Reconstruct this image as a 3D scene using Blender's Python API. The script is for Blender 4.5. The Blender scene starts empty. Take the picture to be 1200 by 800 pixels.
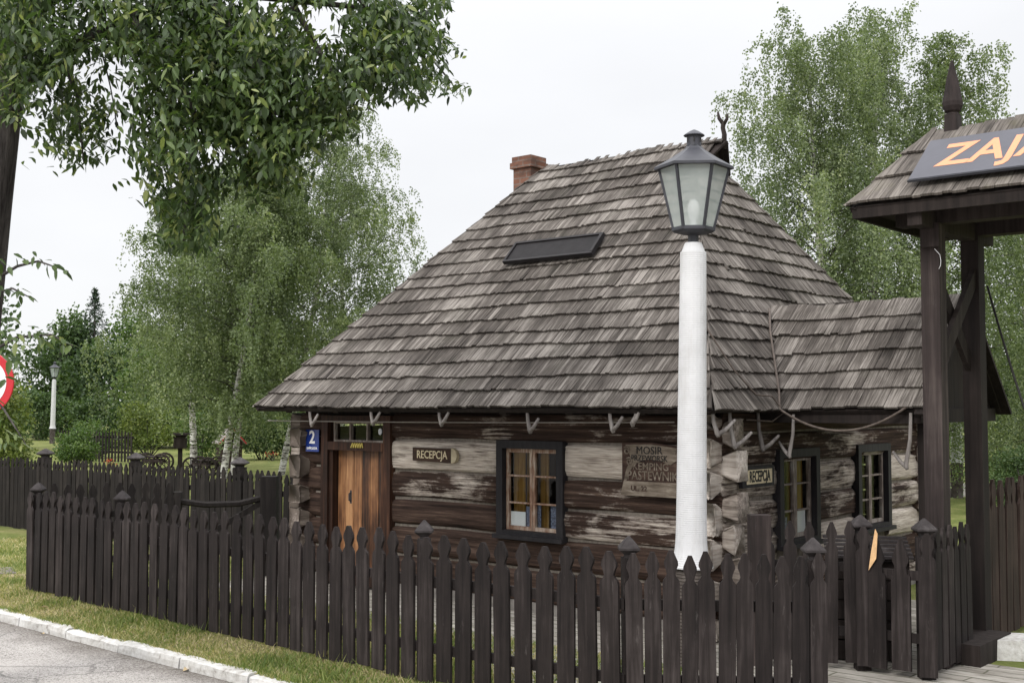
import bpy, math, random
import numpy as np
from mathutils import Vector, Matrix
random.seed(7); rng = np.random.default_rng(7)
sc = bpy.context.scene
COL = sc.collection
R = math.radians

# ------------------------------------------------------------------ camera
H, F, Y0 = 2.2, 1390.0, 473.0
PITCH = math.atan((Y0 - 400) / F)
cd = bpy.data.cameras.new('camera'); cam = bpy.data.objects.new('camera', cd); COL.objects.link(cam)
cam.location = (0, 0, H); cam.rotation_euler = (math.pi / 2 + PITCH, 0, 0)
cd.sensor_fit = 'HORIZONTAL'; cd.sensor_width = 36; cd.lens = 36 * F / 1200
cd.clip_start = 0.1; cd.clip_end = 2000
sc.camera = cam
# ------------------------------------------------------------------ world: overcast sky
SUN_EL, SUN_AZ = R(38), R(-145)          # sun behind the camera, a little to the left
w = bpy.data.worlds.new('World'); sc.world = w; w.use_nodes = True
nt = w.node_tree; nt.nodes.clear()
N = nt.nodes.new; L = nt.links.new
out = N('ShaderNodeOutputWorld'); bg = N('ShaderNodeBackground'); bg.inputs[1].default_value = 0.1
sky = N('ShaderNodeTexSky'); sky.sky_type = 'NISHITA'; sky.sun_disc = False
sky.sun_elevation = SUN_EL; sky.sun_rotation = SUN_AZ
tc = N('ShaderNodeTexCoord'); sp = N('ShaderNodeSeparateXYZ'); L(tc.outputs['Generated'], sp.inputs[0])
mr = N('ShaderNodeMapRange'); mr.interpolation_type = 'SMOOTHSTEP'
mr.inputs['From Min'].default_value = 0.25; mr.inputs['From Max'].default_value = 0.95
mr.inputs['To Min'].default_value = 7.6; mr.inputs['To Max'].default_value = 24.0
L(sp.outputs['Z'], mr.inputs['Value'])
nz = N('ShaderNodeTexNoise'); nz.inputs['Scale'].default_value = 2.2; nz.inputs['Detail'].default_value = 5
mp = N('ShaderNodeMapping'); mp.inputs['Scale'].default_value = (1, 1, 2.6); L(tc.outputs['Generated'], mp.inputs[0]); L(mp.outputs[0], nz.inputs['Vector'])
m2 = N('ShaderNodeMapRange'); m2.inputs['From Min'].default_value = .3; m2.inputs['From Max'].default_value = .7
m2.inputs['To Min'].default_value = .93; m2.inputs['To Max'].default_value = 1.05; L(nz.outputs[0], m2.inputs['Value'])
mu = N('ShaderNodeMath'); mu.operation = 'MULTIPLY'; L(mr.outputs[0], mu.inputs[0]); L(m2.outputs[0], mu.inputs[1])
cc = N('ShaderNodeCombineColor'); 
for i, s in enumerate((0.985, 0.99, 1.01)):
    q = N('ShaderNodeMath'); q.operation = 'MULTIPLY'; q.inputs[1].default_value = s; L(mu.outputs[0], q.inputs[0]); L(q.outputs[0], cc.inputs[i])
mx = N('ShaderNodeMix'); mx.data_type = 'RGBA'; mx.inputs['Factor'].default_value = .94
L(sky.outputs[0], mx.inputs['A']); L(cc.outputs[0], mx.inputs['B']); L(mx.outputs['Result'], bg.inputs[0]); L(bg.outputs[0], out.inputs[0])
sd = bpy.data.lights.new('sun', 'SUN'); sun = bpy.data.objects.new('sun', sd); COL.objects.link(sun)
sd.energy = 1.5; sd.angle = R(22); sd.color = (1, .97, .92)
sdir = Vector((math.sin(SUN_AZ) * math.cos(SUN_EL), math.cos(SUN_AZ) * math.cos(SUN_EL), math.sin(SUN_EL)))
sun.rotation_euler = sdir.to_track_quat('Z', 'Y').to_euler(); sun.location = (0, 0, 30)
vs = sc.view_settings; vs.view_transform = 'Standard'; vs.look = 'None'; vs.gamma = 1; vs.use_curve_mapping = False
vs.exposure = 0.38
sc.cycles.max_bounces = 8; sc.cycles.transparent_max_bounces = 16

# ------------------------------------------------------------------ helpers
def ray(px, py):
    dx, dy = (px - 600) / F, -(py - 400) / F
    return Vector((dx, math.cos(PITCH) - dy * math.sin(PITCH), math.sin(PITCH) + dy * math.cos(PITCH)))
def G(px, py, z=0.0):
    d = ray(px, py); t = (z - H) / d.z
    return Vector((0, 0, H)) + d * t
def D(px, py, Y):
    d = ray(px, py); return Vector((0, 0, H)) + d * (Y / d.y)
UA = math.atan2(-.644, .765)
u = Vector((math.cos(UA), math.sin(UA), 0)); v = Vector((-math.sin(UA), math.cos(UA), 0))
def local_hit(M, px, py, p0, n):          # pixel ray against a plane in a thing's own frame
    Mi = M.inverted(); o = Mi @ Vector((0, 0, H)); d = Mi.to_3x3() @ ray(px, py)
    n = Vector(n); return o + d * ((Vector(p0) - o).dot(n) / d.dot(n))

def tag(o, label=None, cat=None, group=None, kind=None):
    if label: o['label'] = label
    if cat: o['category'] = cat
    if group: o['group'] = group
    if kind: o['kind'] = kind
    return o
def empty(name, loc, rz=0, label=None, cat=None, group=None):
    o = bpy.data.objects.new(name, None); COL.objects.link(o); o.location = loc; o.rotation_euler = (0, 0, rz)
    o.empty_display_size = .2
    return tag(o, label, cat, group)
def wm(o):
    return Matrix.Translation(o.location) @ o.rotation_euler.to_matrix().to_4x4()

class MB:
    def __init__(s): s.v = []; s.f = []; s.uv = []; s.r = []; s.m = []; s.cr = .5; s.cm = 0
    def add(s, vs, fs, uvs=None, r=None, m=None):
        b = len(s.v); s.v += [tuple(p) for p in vs]
        s.uv += list(uvs) if uvs else [(p[0], p[2]) for p in vs]
        for f in fs:
            s.f.append([b + i for i in f]); s.r.append(s.cr if r is None else r); s.m.append(s.cm if m is None else m)
    def box(s, c, d, rot=None, r=None, m=None, taper=1.0):
        vs = []
        for z in (-.5, .5):
            k = 1 if z < 0 else taper
            for x, y in ((-.5, -.5), (.5, -.5), (.5, .5), (-.5, .5)):
                p = Vector((x * d[0] * k, y * d[1] * k, z * d[2]))
                if rot: p = rot @ p
                vs.append(Vector(c) + p)
        s.add(vs, [(3, 2, 1, 0), (4, 5, 6, 7), (0, 1, 5, 4), (1, 2, 6, 5), (2, 3, 7, 6), (3, 0, 4, 7)], r=r, m=m)
    def bar(s, a, b, wd, th, up=(0, 0, 1), r=None, m=None):
        a, b = Vector(a), Vector(b); d = (b - a); ln = d.length; d.normalize(); upv = Vector(up)
        sd = d.cross(upv); 
        if sd.length < 1e-4: sd = d.cross(Vector((1, 0, 0)))
        sd.normalize(); un = sd.cross(d)
        s.box((a + b) / 2, (ln, wd, th), Matrix((d, sd, un)).transposed(), r=r, m=m)
    def tube(s, pts, rad, n=8, r=None, m=None, cap=True):
        pts = [Vector(p) for p in pts]
        if not hasattr(rad, '__len__'): rad = [rad] * len(pts)
        vs = []; fs = []; prev = None
        for i, p in enumerate(pts):
            d = (pts[min(i + 1, len(pts) - 1)] - pts[max(i - 1, 0)]).normalized()
            if prev is None:
                a = d.cross(Vector((0, 1, 0.01))); 
                if a.length < .1: a = d.cross(Vector((1, 0, 0)))
            else: a = prev - d * prev.dot(d)
            a.normalize(); prev = a; b = d.cross(a)
            for k in range(n):
                t = 2 * math.pi * k / n; vs.append(p + (a * math.cos(t) + b * math.sin(t)) * rad[i])
        for i in range(len(pts) - 1):
            for k in range(n):
                k2 = (k + 1) % n; fs.append((i * n + k, i * n + k2, (i + 1) * n + k2, (i + 1) * n + k))
        if cap: fs.append(tuple(range(n - 1, -1, -1))); fs.append(tuple((len(pts) - 1) * n + k for k in range(n)))
        s.add(vs, fs, r=r, m=m)
    def lathe(s, prof, c=(0, 0, 0), n=16, rot=0, r=None, m=None):
        vs = []; fs = []
        for (rr, z) in prof:
            for k in range(n):
                t = 2 * math.pi * k / n + rot; vs.append((c[0] + rr * math.cos(t), c[1] + rr * math.sin(t), c[2] + z))
        for i in range(len(prof) - 1):
            for k in range(n):
                k2 = (k + 1) % n; fs.append((i * n + k, i * n + k2, (i + 1) * n + k2, (i + 1) * n + k))
        fs.append(tuple(range(n - 1, -1, -1))); fs.append(tuple((len(prof) - 1) * n + k for k in range(n)))
        s.add(vs, fs, r=r, m=m)
    def prism(s, poly, y0, y1, r=None, m=None):     # outline in x-z, extruded along y
        n = len(poly)
        vs = [(x, y0, z) for x, z in poly] + [(x, y1, z) for x, z in poly]
        s.add(vs, [tuple(range(n)), tuple(range(2 * n - 1, n - 1, -1))] + [((i + 1) % n, i, n + i, n + (i + 1) % n) for i in range(n)], r=r, m=m)
    def mesh(s, name, mats, smooth=False):
        me = bpy.data.meshes.new(name); me.from_pydata(s.v, [], s.f)
        at = me.attributes.new('rnd', 'FLOAT', 'FACE'); at.data.foreach_set('value', s.r)
        ul = me.uv_layers.new(name='UVMap'); vi = np.empty(len(me.loops), np.int32); me.loops.foreach_get('vertex_index', vi)
        ul.data.foreach_set('uv', np.array(s.uv, np.float32)[vi].ravel())
        mats = mats if isinstance(mats, (list, tuple)) else [mats]
        for m_ in mats: me.materials.append(m_)
        me.polygons.foreach_set('material_index', s.m)
        if smooth: me.polygons.foreach_set('use_smooth', [True] * len(s.f))
        me.update(); return me
    def build(s, name, mats, parent=None, smooth=False, loc=None, rot=None):
        return put(name, s.mesh(name, mats, smooth), parent, loc, rot)
def put(name, me, parent=None, loc=None, rot=None):
    o = bpy.data.objects.new(name, me); COL.objects.link(o)
    if parent: o.parent = parent
    if loc is not None: o.location = loc
    if rot is not None: o.rotation_euler = rot
    return o
def np_mesh(name, V, Fc, mats, rnd=None, midx=None, smooth=False):
    me = bpy.data.meshes.new(name); n, k = Fc.shape
    me.vertices.add(len(V)); me.vertices.foreach_set('co', V.astype(np.float32).ravel())
    me.loops.add(n * k); me.loops.foreach_set('vertex_index', Fc.astype(np.int32).ravel())
    me.polygons.add(n); me.polygons.foreach_set('loop_start', np.arange(0, n * k, k, dtype=np.int32))
    if rnd is not None:
        at = me.attributes.new('rnd', 'FLOAT', 'FACE'); at.data.foreach_set('value', rnd.astype(np.float32))
    for m_ in (mats if isinstance(mats, (list, tuple)) else [mats]): me.materials.append(m_)
    if midx is not None: me.polygons.foreach_set('material_index', midx.astype(np.int32))
    if smooth: me.polygons.foreach_set('use_smooth', [True] * n)
    me.update(calc_edges=True); me.validate(); return me
def copy_tree(o, parent=None):
    c = o.copy(); COL.objects.link(c); c.parent = parent
    for ch in [x for x in bpy.data.objects if x.parent == o]: copy_tree(ch, c)
    return c

# kerb line: where the road meets the grass verge
K0 = G(0, 714); K1 = G(350, 801); kd = (K1 - K0).normalized(); kn = Vector((-kd.y, kd.x, 0)); kn_ = kn; kd0_ = K0.dot(kn) - .12
# ------------------------------------------------------------------ materials
class Mat:
    def __init__(s, name, rough=.8, spec=.3):
        s.mat = bpy.data.materials.new(name); s.mat.use_nodes = True; s.nt = s.mat.node_tree
        s.b = s.nt.nodes['Principled BSDF']; s.b.inputs['Roughness'].default_value = rough; s.b.inputs['Specular IOR Level'].default_value = spec
        s.o = s.nt.nodes['Material Output']
    def n(s, t, **kw):
        x = s.nt.nodes.new('ShaderNode' + t)
        for k, val in kw.items(): setattr(x, k, val)
        return x
    def l(s, a, b): s.nt.links.new(a, b)
    def coords(s, kind='Object', scale=(1, 1, 1), rnd=False):
        t = s.n('TexCoord'); src = t.outputs[kind]
        if rnd:
            oi = s.n('ObjectInfo'); mu = s.n('Math', operation='MULTIPLY'); mu.inputs[1].default_value = 37; s.l(oi.outputs['Random'], mu.inputs[0])
            ad = s.n('VectorMath', operation='ADD'); s.l(src, ad.inputs[0]); s.l(mu.outputs[0], ad.inputs[1]); src = ad.outputs[0]
        m = s.n('Mapping'); m.inputs['Scale'].default_value = scale; s.l(src, m.inputs[0]); return m.outputs[0]
    def noise(s, vec, scale=1, detail=5, rough=.6, dist=0):
        x = s.n('TexNoise'); x.inputs['Scale'].default_value = scale; x.inputs['Detail'].default_value = detail
        x.inputs['Roughness'].default_value = rough; x.inputs['Distortion'].default_value = dist; s.l(vec, x.inputs['Vector']); return x.outputs[0]
    def ramp(s, fac, stops):
        x = s.n('ValToRGB'); e = x.color_ramp.elements
        while len(e) < len(stops): e.new(.5)
        for i, (p, c) in enumerate(stops):
            e[i].position = p; e[i].color = (c[0], c[1], c[2], 1) if hasattr(c, '__len__') else (c, c, c, 1)
        s.l(fac, x.inputs[0]); return x.outputs[0]
    def mix(s, fac, a, b, mode='MIX'):
        x = s.n('Mix', data_type='RGBA', blend_type=mode)
        for nm, val in (('Factor', fac), ('A', a), ('B', b)):
            if hasattr(val, 'links'): s.l(val, x.inputs[nm])
            elif hasattr(val, '__len__'): x.inputs[nm].default_value = (*val[:3], 1)
            else: x.inputs[nm].default_value = val
        return x.outputs['Result']
    def math(s, op, a, b=0.0):
        x = s.n('Math', operation=op)
        for i, val in enumerate((a, b)):
            if hasattr(val, 'links'): s.l(val, x.inputs[i])
            else: x.inputs[i].default_value = val
        return x.outputs[0]
    def attr(s, name='rnd'):
        a = s.n('Attribute'); a.attribute_name = name; return a.outputs['Fac']
    def objrnd(s): return s.n('ObjectInfo').outputs['Random']
    def color(s, c):
        if hasattr(c, 'links'): s.l(c, s.b.inputs['Base Color'])
        else: s.b.inputs['Base Color'].default_value = (*c, 1)
    def bump(s, h, strength=.3, dist=.01):
        x = s.n('Bump'); x.inputs['Strength'].default_value = strength; x.inputs['Distance'].default_value = dist
        s.l(h, x.inputs['Height']); s.l(x.outputs[0], s.b.inputs['Normal'])

def plain(name, c, rough=.6, spec=.3, var=.15, scale=6):
    m = Mat(name, rough, spec); n = m.noise(m.coords(), scale, 6)
    m.color(m.ramp(n, [(.3, [x * (1 - var) for x in c]), (.7, [min(1, x * (1 + var)) for x in c])])); m.bump(n, .12, .01); return m.mat
def wood(name, dark, mid, light, grain=(30, 30, 1.2), patch=1.3, wear=0.0, bump=.5, rough=.85, rnd=True, use_attr=False, lo=.35, hi=.72, spec=.2, scuff=0):
    m = Mat(name, rough, spec); c = m.coords('Object', grain, rnd); g = m.noise(c, 1, 7, .65, .3)
    p = m.noise(m.coords('Object', (patch * .8, patch * .8, patch * .8), rnd), 1, 4, .6)
    s_ = m.math('ADD', m.math('MULTIPLY', g, .75), m.math('MULTIPLY', p, .45))
    s_ = m.math('ADD', s_, wear - .1)
    if use_attr: s_ = m.math('ADD', s_, m.math('MULTIPLY', m.math('SUBTRACT', m.attr(), .5), .5))
    if rnd: s_ = m.math('ADD', s_, m.math('MULTIPLY', m.math('SUBTRACT', m.objrnd(), .5), .17))
    col = m.ramp(s_, [(lo, dark), ((lo + hi) / 2, mid), (hi, light)])
    if scuff:
        sn = m.noise(m.coords('Object', (grain[0] * .9, grain[1] * .9, grain[2] * 2.6), rnd), 1, 6, .75, .2)
        col = m.mix(m.ramp(sn, [(.62, 0), (.74, scuff)]), col, (.13, .115, .11))
    m.color(col); m.bump(g, bump, .008); return m.mat

M_fence = wood('dark stained fence wood', (.0105, .0082, .0078), (.0225, .0175, .0165), (.054, .044, .042), (26, 26, 1.3), 2.5, 0.0, .8, .8, spec=.2, scuff=.55)
M_fence_far = wood('old dark fence wood', (.011, .009, .0085), (.021, .0175, .016), (.042, .035, .032), (26, 26, 1.3), 2.5, -.03, .6, .85)
M_gatewood = wood('gate timber', (.018, .014, .013), (.036, .027, .0255), (.085, .068, .062), (22, 22, .8), 1.5, -.03, .6, .8, scuff=.45)
M_beam = wood('dark beam', (.014, .011, .010), (.025, .019, .017), (.045, .036, .033), (20, 20, 1), 1.5, 0, .5, .85)
M_redfence = wood('red brown fence wood', (.025, .017, .014), (.05, .033, .028), (.085, .062, .052), (26, 26, 1.3), 2.5, 0, .6, .8)
M_hook = wood('grey weathered branch', (.09, .08, .075), (.2, .18, .17), (.36, .33, .31), (30, 30, 3), 3, .05, .5, .85)
# shingles
def shingle_mat(name, dark, mid, light, moss):
    m = Mat(name, .9, .12); c = m.coords('UV', (60, 2.6, 1)); g = m.noise(c, 1, 6, .6, .1)
    big = m.noise(m.coords('UV', (1.1, .8, 1)), 1, 4, .6)
    s_ = m.math('ADD', m.math('MULTIPLY', g, .78), m.math('MULTIPLY', m.attr(), .24))
    s_ = m.math('ADD', s_, m.math('MULTIPLY', m.math('SUBTRACT', big, .5), .75))
    col = m.ramp(s_, [(.28, dark), (.5, mid), (.71, light)])
    mo = m.noise(m.coords('UV', (2.3, 1.7, 1)), 1, 6, .7)
    col = m.mix(m.ramp(mo, [(.54, 0), (.72, .55)]), col, moss)
    wh = m.noise(m.coords('UV', (3.1, 2.2, 1)), 1.7, 6, .75)
    col = m.mix(m.ramp(wh, [(.63, 0), (.75, .45)]), col, light)
    m.color(col); m.bump(g, .7, .006); return m.mat
M_shingle = shingle_mat('weathered roof shingle', (.024, .0205, .018), (.092, .080, .071), (.252, .228, .206), (.045, .043, .032))
M_shingle_gate = shingle_mat('gate roof shingle', (.04, .035, .031), (.12, .105, .093), (.25, .225, .20), (.075, .07, .035))
# logs
def log_mat(name, axis):
    m = Mat(name, .85, .15); gs = {'x': (1.1, 26, 26), 'y': (26, 1.1, 26)}[axis]
    g = m.noise(m.coords('Object', gs), 1, 8, .66, .15)
    fine = m.noise(m.coords('Object', tuple(4 * q for q in gs)), 1, 5, .6)
    ps = {'x': (1.3, 2.5, 3.2), 'y': (2.5, 1.3, 3.2)}[axis]
    p = m.noise(m.coords('Object', ps), 1, 7, .72, .25)
    a = m.attr()
    s_ = m.math('ADD', m.math('MULTIPLY', p, .70), m.math('MULTIPLY', g, .42))
    s_ = m.math('ADD', s_, m.math('MULTIPLY', m.math('SUBTRACT', a, .5), .95))
    base = m.ramp(g, [(.3, (.013, .0085, .007)), (.52, (.056, .035, .027)), (.75, (.15, .10, .076))])
    pale = m.ramp(m.math('ADD', m.math('MULTIPLY', fine, .6), m.math('MULTIPLY', g, .45)), [(.34, (.20, .16, .132)), (.5, (.50, .43, .37)), (.66, (.76, .69, .61))])
    fac = m.ramp(s_, [(.55, 0), (.61, .45), (.70, .95)])
    m.color(m.mix(fac, base, pale)); m.bump(m.math('ADD', g, m.math('MULTIPLY', fine, .5)), .8, .012); return m.mat
M_logx = log_mat('hewn log front', 'x'); M_logy = log_mat('hewn log side', 'y')
M_logendx = wood('log end front', (.13, .105, .088), (.36, .31, .27), (.60, .545, .49), (2.2, 30, 30), 4, .02, .8, .9, rnd=False, use_attr=True)
M_logendy = wood('log end side', (.13, .105, .088), (.36, .31, .27), (.60, .545, .49), (30, 2.2, 30), 4, .04, .8, .9, rnd=False, use_attr=True)
M_chink = plain('clay chinking', (.20, .175, .15), .95, .1, .4, 20)
M_door = Mat('worn varnished door boards', .5, .4)
_m = M_door; _g = _m.noise(_m.coords('Object', (34, 34, 1.1)), 1, 7, .65, .6); _p = _m.noise(_m.coords('Object', (5, 5, 1.6)), 1, 4, .6)
_s = _m.math('ADD', _m.math('MULTIPLY', _g, .6), _m.math('MULTIPLY', _p, .66)); _s = _m.math('ADD', _s, _m.math('MULTIPLY', _m.math('SUBTRACT', _m.attr(), .5), .34))
_m.color(_m.ramp(_s, [(.42, (.022, .012, .008)), (.57, (.095, .042, .022)), (.70, (.25, .115, .05)), (.86, (.46, .245, .115))])); _m.bump(_g, .5, .006); M_door = _m.mat
M_doorframe = wood('door frame wood', (.02, .011, .008), (.06, .028, .018), (.22, .10, .05), (26, 26, 1), 1.5, -.06, .5, .6, rnd=False)
M_casing = wood('black painted casing', (.016, .014, .016), (.024, .022, .024), (.04, .037, .038), (20, 20, 3), 2, 0, .3, .6, rnd=False)
M_sash = wood('sash wood', (.10, .05, .03), (.26, .15, .10), (.52, .43, .35), (30, 30, 6), 4, .08, .4, .6, rnd=False)
M_sashgrey = wood('grey sash wood', (.09, .07, .06), (.22, .18, .155), (.42, .38, .34), (30, 30, 6), 4, .05, .4, .7, rnd=False)
M_curtain = wood('ochre curtain', (.15, .085, .02), (.36, .21, .06), (.55, .36, .12), (50, 8, .6), 3, .02, .3, .95, rnd=False)
M_paper = plain('white paper', (.82, .83, .86), .8, .2, .03)
M_blue_print = plain('blue leaflet', (.16, .18, .26), .5, .3, .8, 40)
M_room = plain('dim room', (.10, .055, .035), .9, .1)
def glass_mat(name, tint, amount, rough=.03):
    m = Mat(name); m.nt.nodes.remove(m.b); tr = m.n('BsdfTransparent'); tr.inputs[0].default_value = (*tint, 1)
    gl = m.n('BsdfGlossy'); gl.inputs['Roughness'].default_value = rough
    fr = m.n('Fresnel'); fr.inputs[0].default_value = 1.5; ad = m.math('ADD', m.math('MULTIPLY', fr.outputs[0], .55), amount)
    mx = m.n('MixShader'); m.l(ad, mx.inputs[0]); m.l(tr.outputs[0], mx.inputs[1]); m.l(gl.outputs[0], mx.inputs[2]); m.l(mx.outputs[0], m.o.inputs[0]); return m.mat
M_glass = glass_mat('window glass', (.95, .97, .95), .004)
# dusty lantern glass
_m = Mat('dusty lantern glass', .25, .5); _n = _m.noise(_m.coords('Object', (3, 3, 3)), 1, 5)
_m.color(_m.ramp(_n, [(.3, (.46, .52, .50)), (.7, (.62, .68, .66))])); _m.b.inputs['Alpha'].default_value = .46; M_lglass = _m.mat
_m = Mat('white bulb', .4); _m.color((.9, .9, .9)); M_bulb = _m.mat  # bulb is plain white, with no emission
M_metal = plain('dark lantern metal', (.035, .036, .045), .55, .5, .25, 9)
_m = Mat('white painted ribbed cladding', .6, .3); _n = _m.noise(_m.coords('Object', (5, 5, 5)), 1, 6)
_n2 = _m.noise(_m.coords('Object', (9, 9, .8)), 1, 7, .7); _m.color(_m.mix(_m.ramp(_n2, [(.52, 0), (.74, .35)]), _m.ramp(_n, [(.28, (.54, .54, .545)), (.5, (.60, .60, .61)), (.7, (.64, .64, .65))]), (.36, .34, .31))); M_white = _m.mat
M_ribbrown = wood('brown ribbed base', (.05, .04, .035), (.10, .085, .075), (.17, .15, .135), (9, 9, 9), 3, 0, .3, .8, rnd=False)
# brick
_m = Mat('old brick', .9, .1); _bt = _m.n('TexBrick'); _bt.inputs['Scale'].default_value = 1; _bt.inputs['Brick Width'].default_value = .23; _bt.inputs['Row Height'].default_value = .078
_bt.inputs['Mortar Size'].default_value = .007; _bt.inputs['Color1'].default_value = (.15, .07, .048, 1); _bt.inputs['Color2'].default_value = (.26, .125, .085, 1); _bt.inputs['Mortar'].default_value = (.20, .17, .15, 1)
_m.l(_m.coords('UV'), _bt.inputs['Vector']); _n = _m.noise(_m.coords('Object', (5, 5, 9)), 1, 6)
_m.color(_m.mix(_m.ramp(_n, [(.36, 0), (.62, .85)]), _bt.outputs[0], (.085, .055, .045))); _m.bump(_bt.outputs['Fac'], -.5, .01); M_brick = _m.mat
# ground
def ground_mat(name, a, b, c, sc1=.6, sc2=9):
    m = Mat(name, .95, .1); p = m.noise(m.coords('Object', (sc1,) * 3), 1, 6, .65); q = m.noise(m.coords('Object', (sc2,) * 3), 1, 8, .7)
    s_ = m.math('ADD', m.math('MULTIPLY', p, .6), m.math('MULTIPLY', q, .4))
    m.color(m.ramp(s_, [(.36, a), (.5, b), (.64, c)])); m.bump(q, .8, .03); return m.mat
M_lawn = ground_mat('lawn turf', (.075, .10, .026), (.14, .16, .048), (.26, .23, .11), 1.1, 14)
M_soil = ground_mat('verge soil', (.11, .11, .045), (.22, .19, .10), (.34, .28, .18), 1.2, 30)
_m = Mat('worn asphalt', .9, .25); _c = _m.coords('Object'); _p = _m.noise(_c, .7, 6, .65); _q = _m.noise(_c, 38, 5, .85); _v = _m.n('TexVoronoi'); _v.inputs['Scale'].default_value = 95; _m.l(_c, _v.inputs['Vector'])
_s = _m.math('ADD', _m.math('MULTIPLY', _p, .28), _m.math('ADD', _m.math('MULTIPLY', _q, .66), _m.math('MULTIPLY', _v.outputs['Distance'], .20)))
_tp = _m.n('VectorMath', operation='DOT_PRODUCT'); _m.l(_c, _tp.inputs[0]); _tp.inputs[1].default_value = tuple(kn_); _ds = _m.math('SUBTRACT', _tp.outputs['Value'], kd0_)
_asph = (_m.ramp(_s, [(.42, (.05, .044, .040)), (.51, (.18, .166, .155)), (.60, (.42, .395, .37))])); _dn = _m.noise(_c, 2.2, 7, .75)
_dm = _m.math('MULTIPLY', _m.ramp(_m.math('ADD', _ds, _m.math('MULTIPLY', _dn, .9)), [(.02, 0), (.42, 1)]), _m.ramp(_m.noise(_c, 40, 5, .8), [(.35, .25), (.62, .85)]))
_vc = _m.n('TexVoronoi', feature='DISTANCE_TO_EDGE'); _vc.inputs['Scale'].default_value = .55; _dw = _m.n('TexNoise'); _dw.inputs['Scale'].default_value = 2.5; _m.l(_c, _dw.inputs['Vector'])
_dv = _m.n('VectorMath', operation='MULTIPLY_ADD'); _m.l(_dw.outputs['Color'], _dv.inputs[0]); _dv.inputs[1].default_value = (.5, .5, 0); _m.l(_c, _dv.inputs[2]); _m.l(_dv.outputs[0], _vc.inputs['Vector'])
_asph = _m.mix(_m.ramp(_vc.outputs['Distance'], [(.003, .45), (.009, 0)]), _asph, (.03, .027, .024))
_m.color(_m.mix(_dm, _asph, (.06, .047, .033))); _m.bump(_q, .6, .01); M_asphalt = _m.mat
_m = Mat('whitewashed kerb stone', .85, .15); _c = _m.coords('Object'); _p = _m.noise(_c, 3.2, 8, .7); _q = _m.noise(_c, 24, 6, .7)
_s = _m.math('ADD', _m.math('MULTIPLY', _p, .6), _m.math('MULTIPLY', _q, .4)); _m.color(_m.ramp(_s, [(.36, (.20, .18, .16)), (.45, (.46, .445, .42)), (.62, (.64, .635, .62))])); _m.bump(_q, .5, .02); M_kerb = _m.mat
_m = Mat('pale paving setts', .9, .15); _bt = _m.n('TexBrick'); _bt.inputs['Scale'].default_value = 1; _bt.inputs['Brick Width'].default_value = 1.1; _bt.inputs['Row Height'].default_value = .17; _bt.offset = .37; _bt.squash = .6; _bt.squash_frequency = 3
_bt.inputs['Mortar Size'].default_value = .010; _bt.inputs['Color1'].default_value = (.27, .25, .22, 1); _bt.inputs['Color2'].default_value = (.42, .395, .355, 1); _bt.inputs['Mortar'].default_value = (.10, .10, .07, 1)
_c = _m.coords('UV'); _w = _m.n('TexNoise'); _w.inputs['Scale'].default_value = 1.6; _m.l(_c, _w.inputs['Vector']); _va = _m.n('VectorMath', operation='MULTIPLY_ADD'); _m.l(_w.outputs['Color'], _va.inputs[0]); _va.inputs[1].default_value = (.16, .16, 0); _m.l(_c, _va.inputs[2])
_m.l(_va.outputs[0], _bt.inputs['Vector']); _n = _m.noise(_m.coords('UV', (2.5, 9, 1)), 1, 7, .75); _m.color(_m.mix(_m.ramp(_n, [(.42, 0), (.66, .85)]), _bt.outputs[0], (.13, .115, .095))); _m.bump(_bt.outputs['Fac'], -.5, .01); M_pave = _m.mat
# foliage
def leaf_mat(name, stops, transl=.35, rough=.45, spec=.35):
    m = Mat(name, rough, spec); a = m.attr(); col = m.ramp(a, stops); m.color(col)
    t = m.n('BsdfTranslucent'); g = m.n('Mix', data_type='RGBA', blend_type='MULTIPLY'); g.inputs['Factor'].default_value = 1; m.l(col, g.inputs['A']); g.inputs['B'].default_value = (1.3, 1.45, .7, 1); m.l(g.outputs['Result'], t.inputs[0])
    mx = m.n('MixShader'); mx.inputs[0].default_value = transl; m.l(m.b.outputs[0], mx.inputs[1]); m.l(t.outputs[0], mx.inputs[2]); m.l(mx.outputs[0], m.o.inputs[0]); return m.mat
M_leaf = leaf_mat('broad cherry leaf', [(0, (.016, .030, .010)), (.38, (.044, .074, .022)), (.72, (.092, .138, .042)), (1, (.22, .25, .085))], .32, .42, .38)
M_birch = leaf_mat('birch leaf', [(0, (.055, .080, .036)), (.5, (.14, .18, .082)), (.85, (.22, .26, .13)), (1, (.33, .36, .20))], .32, .5)
M_birch2 = leaf_mat('birch leaf pale', [(0, (.065, .092, .048)), (.5, (.155, .195, .10)), (.85, (.24, .28, .155)), (1, (.36, .39, .23))], .32, .5)
M_dark_leaf = leaf_mat('dark garden leaf', [(0, (.024, .046, .017)), (.5, (.058, .098, .033)), (1, (.13, .185, .062))], .25, .6)
M_mid_leaf = leaf_mat('green garden leaf', [(0, (.04, .075, .022)), (.5, (.085, .14, .038)), (1, (.17, .22, .065))], .3, .6)
M_yel_leaf = leaf_mat('yellow green shrub leaf', [(0, (.06, .09, .02)), (.5, (.14, .18, .045)), (1, (.30, .32, .10))], .3, .6)
M_needle = leaf_mat('conifer needle', [(0, (.015, .03, .018)), (.6, (.035, .06, .035)), (1, (.07, .10, .055))], .1, .7)
M_grass = leaf_mat('grass blade', [(0, (.07, .11, .024)), (.36, (.15, .20, .05)), (.55, (.26, .27, .095)), (.68, (.40, .34, .18)), (1, (.56, .48, .30))], .3, .6)
M_red = plain('red flower', (.45, .06, .03), .7, .2, .3)
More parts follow.
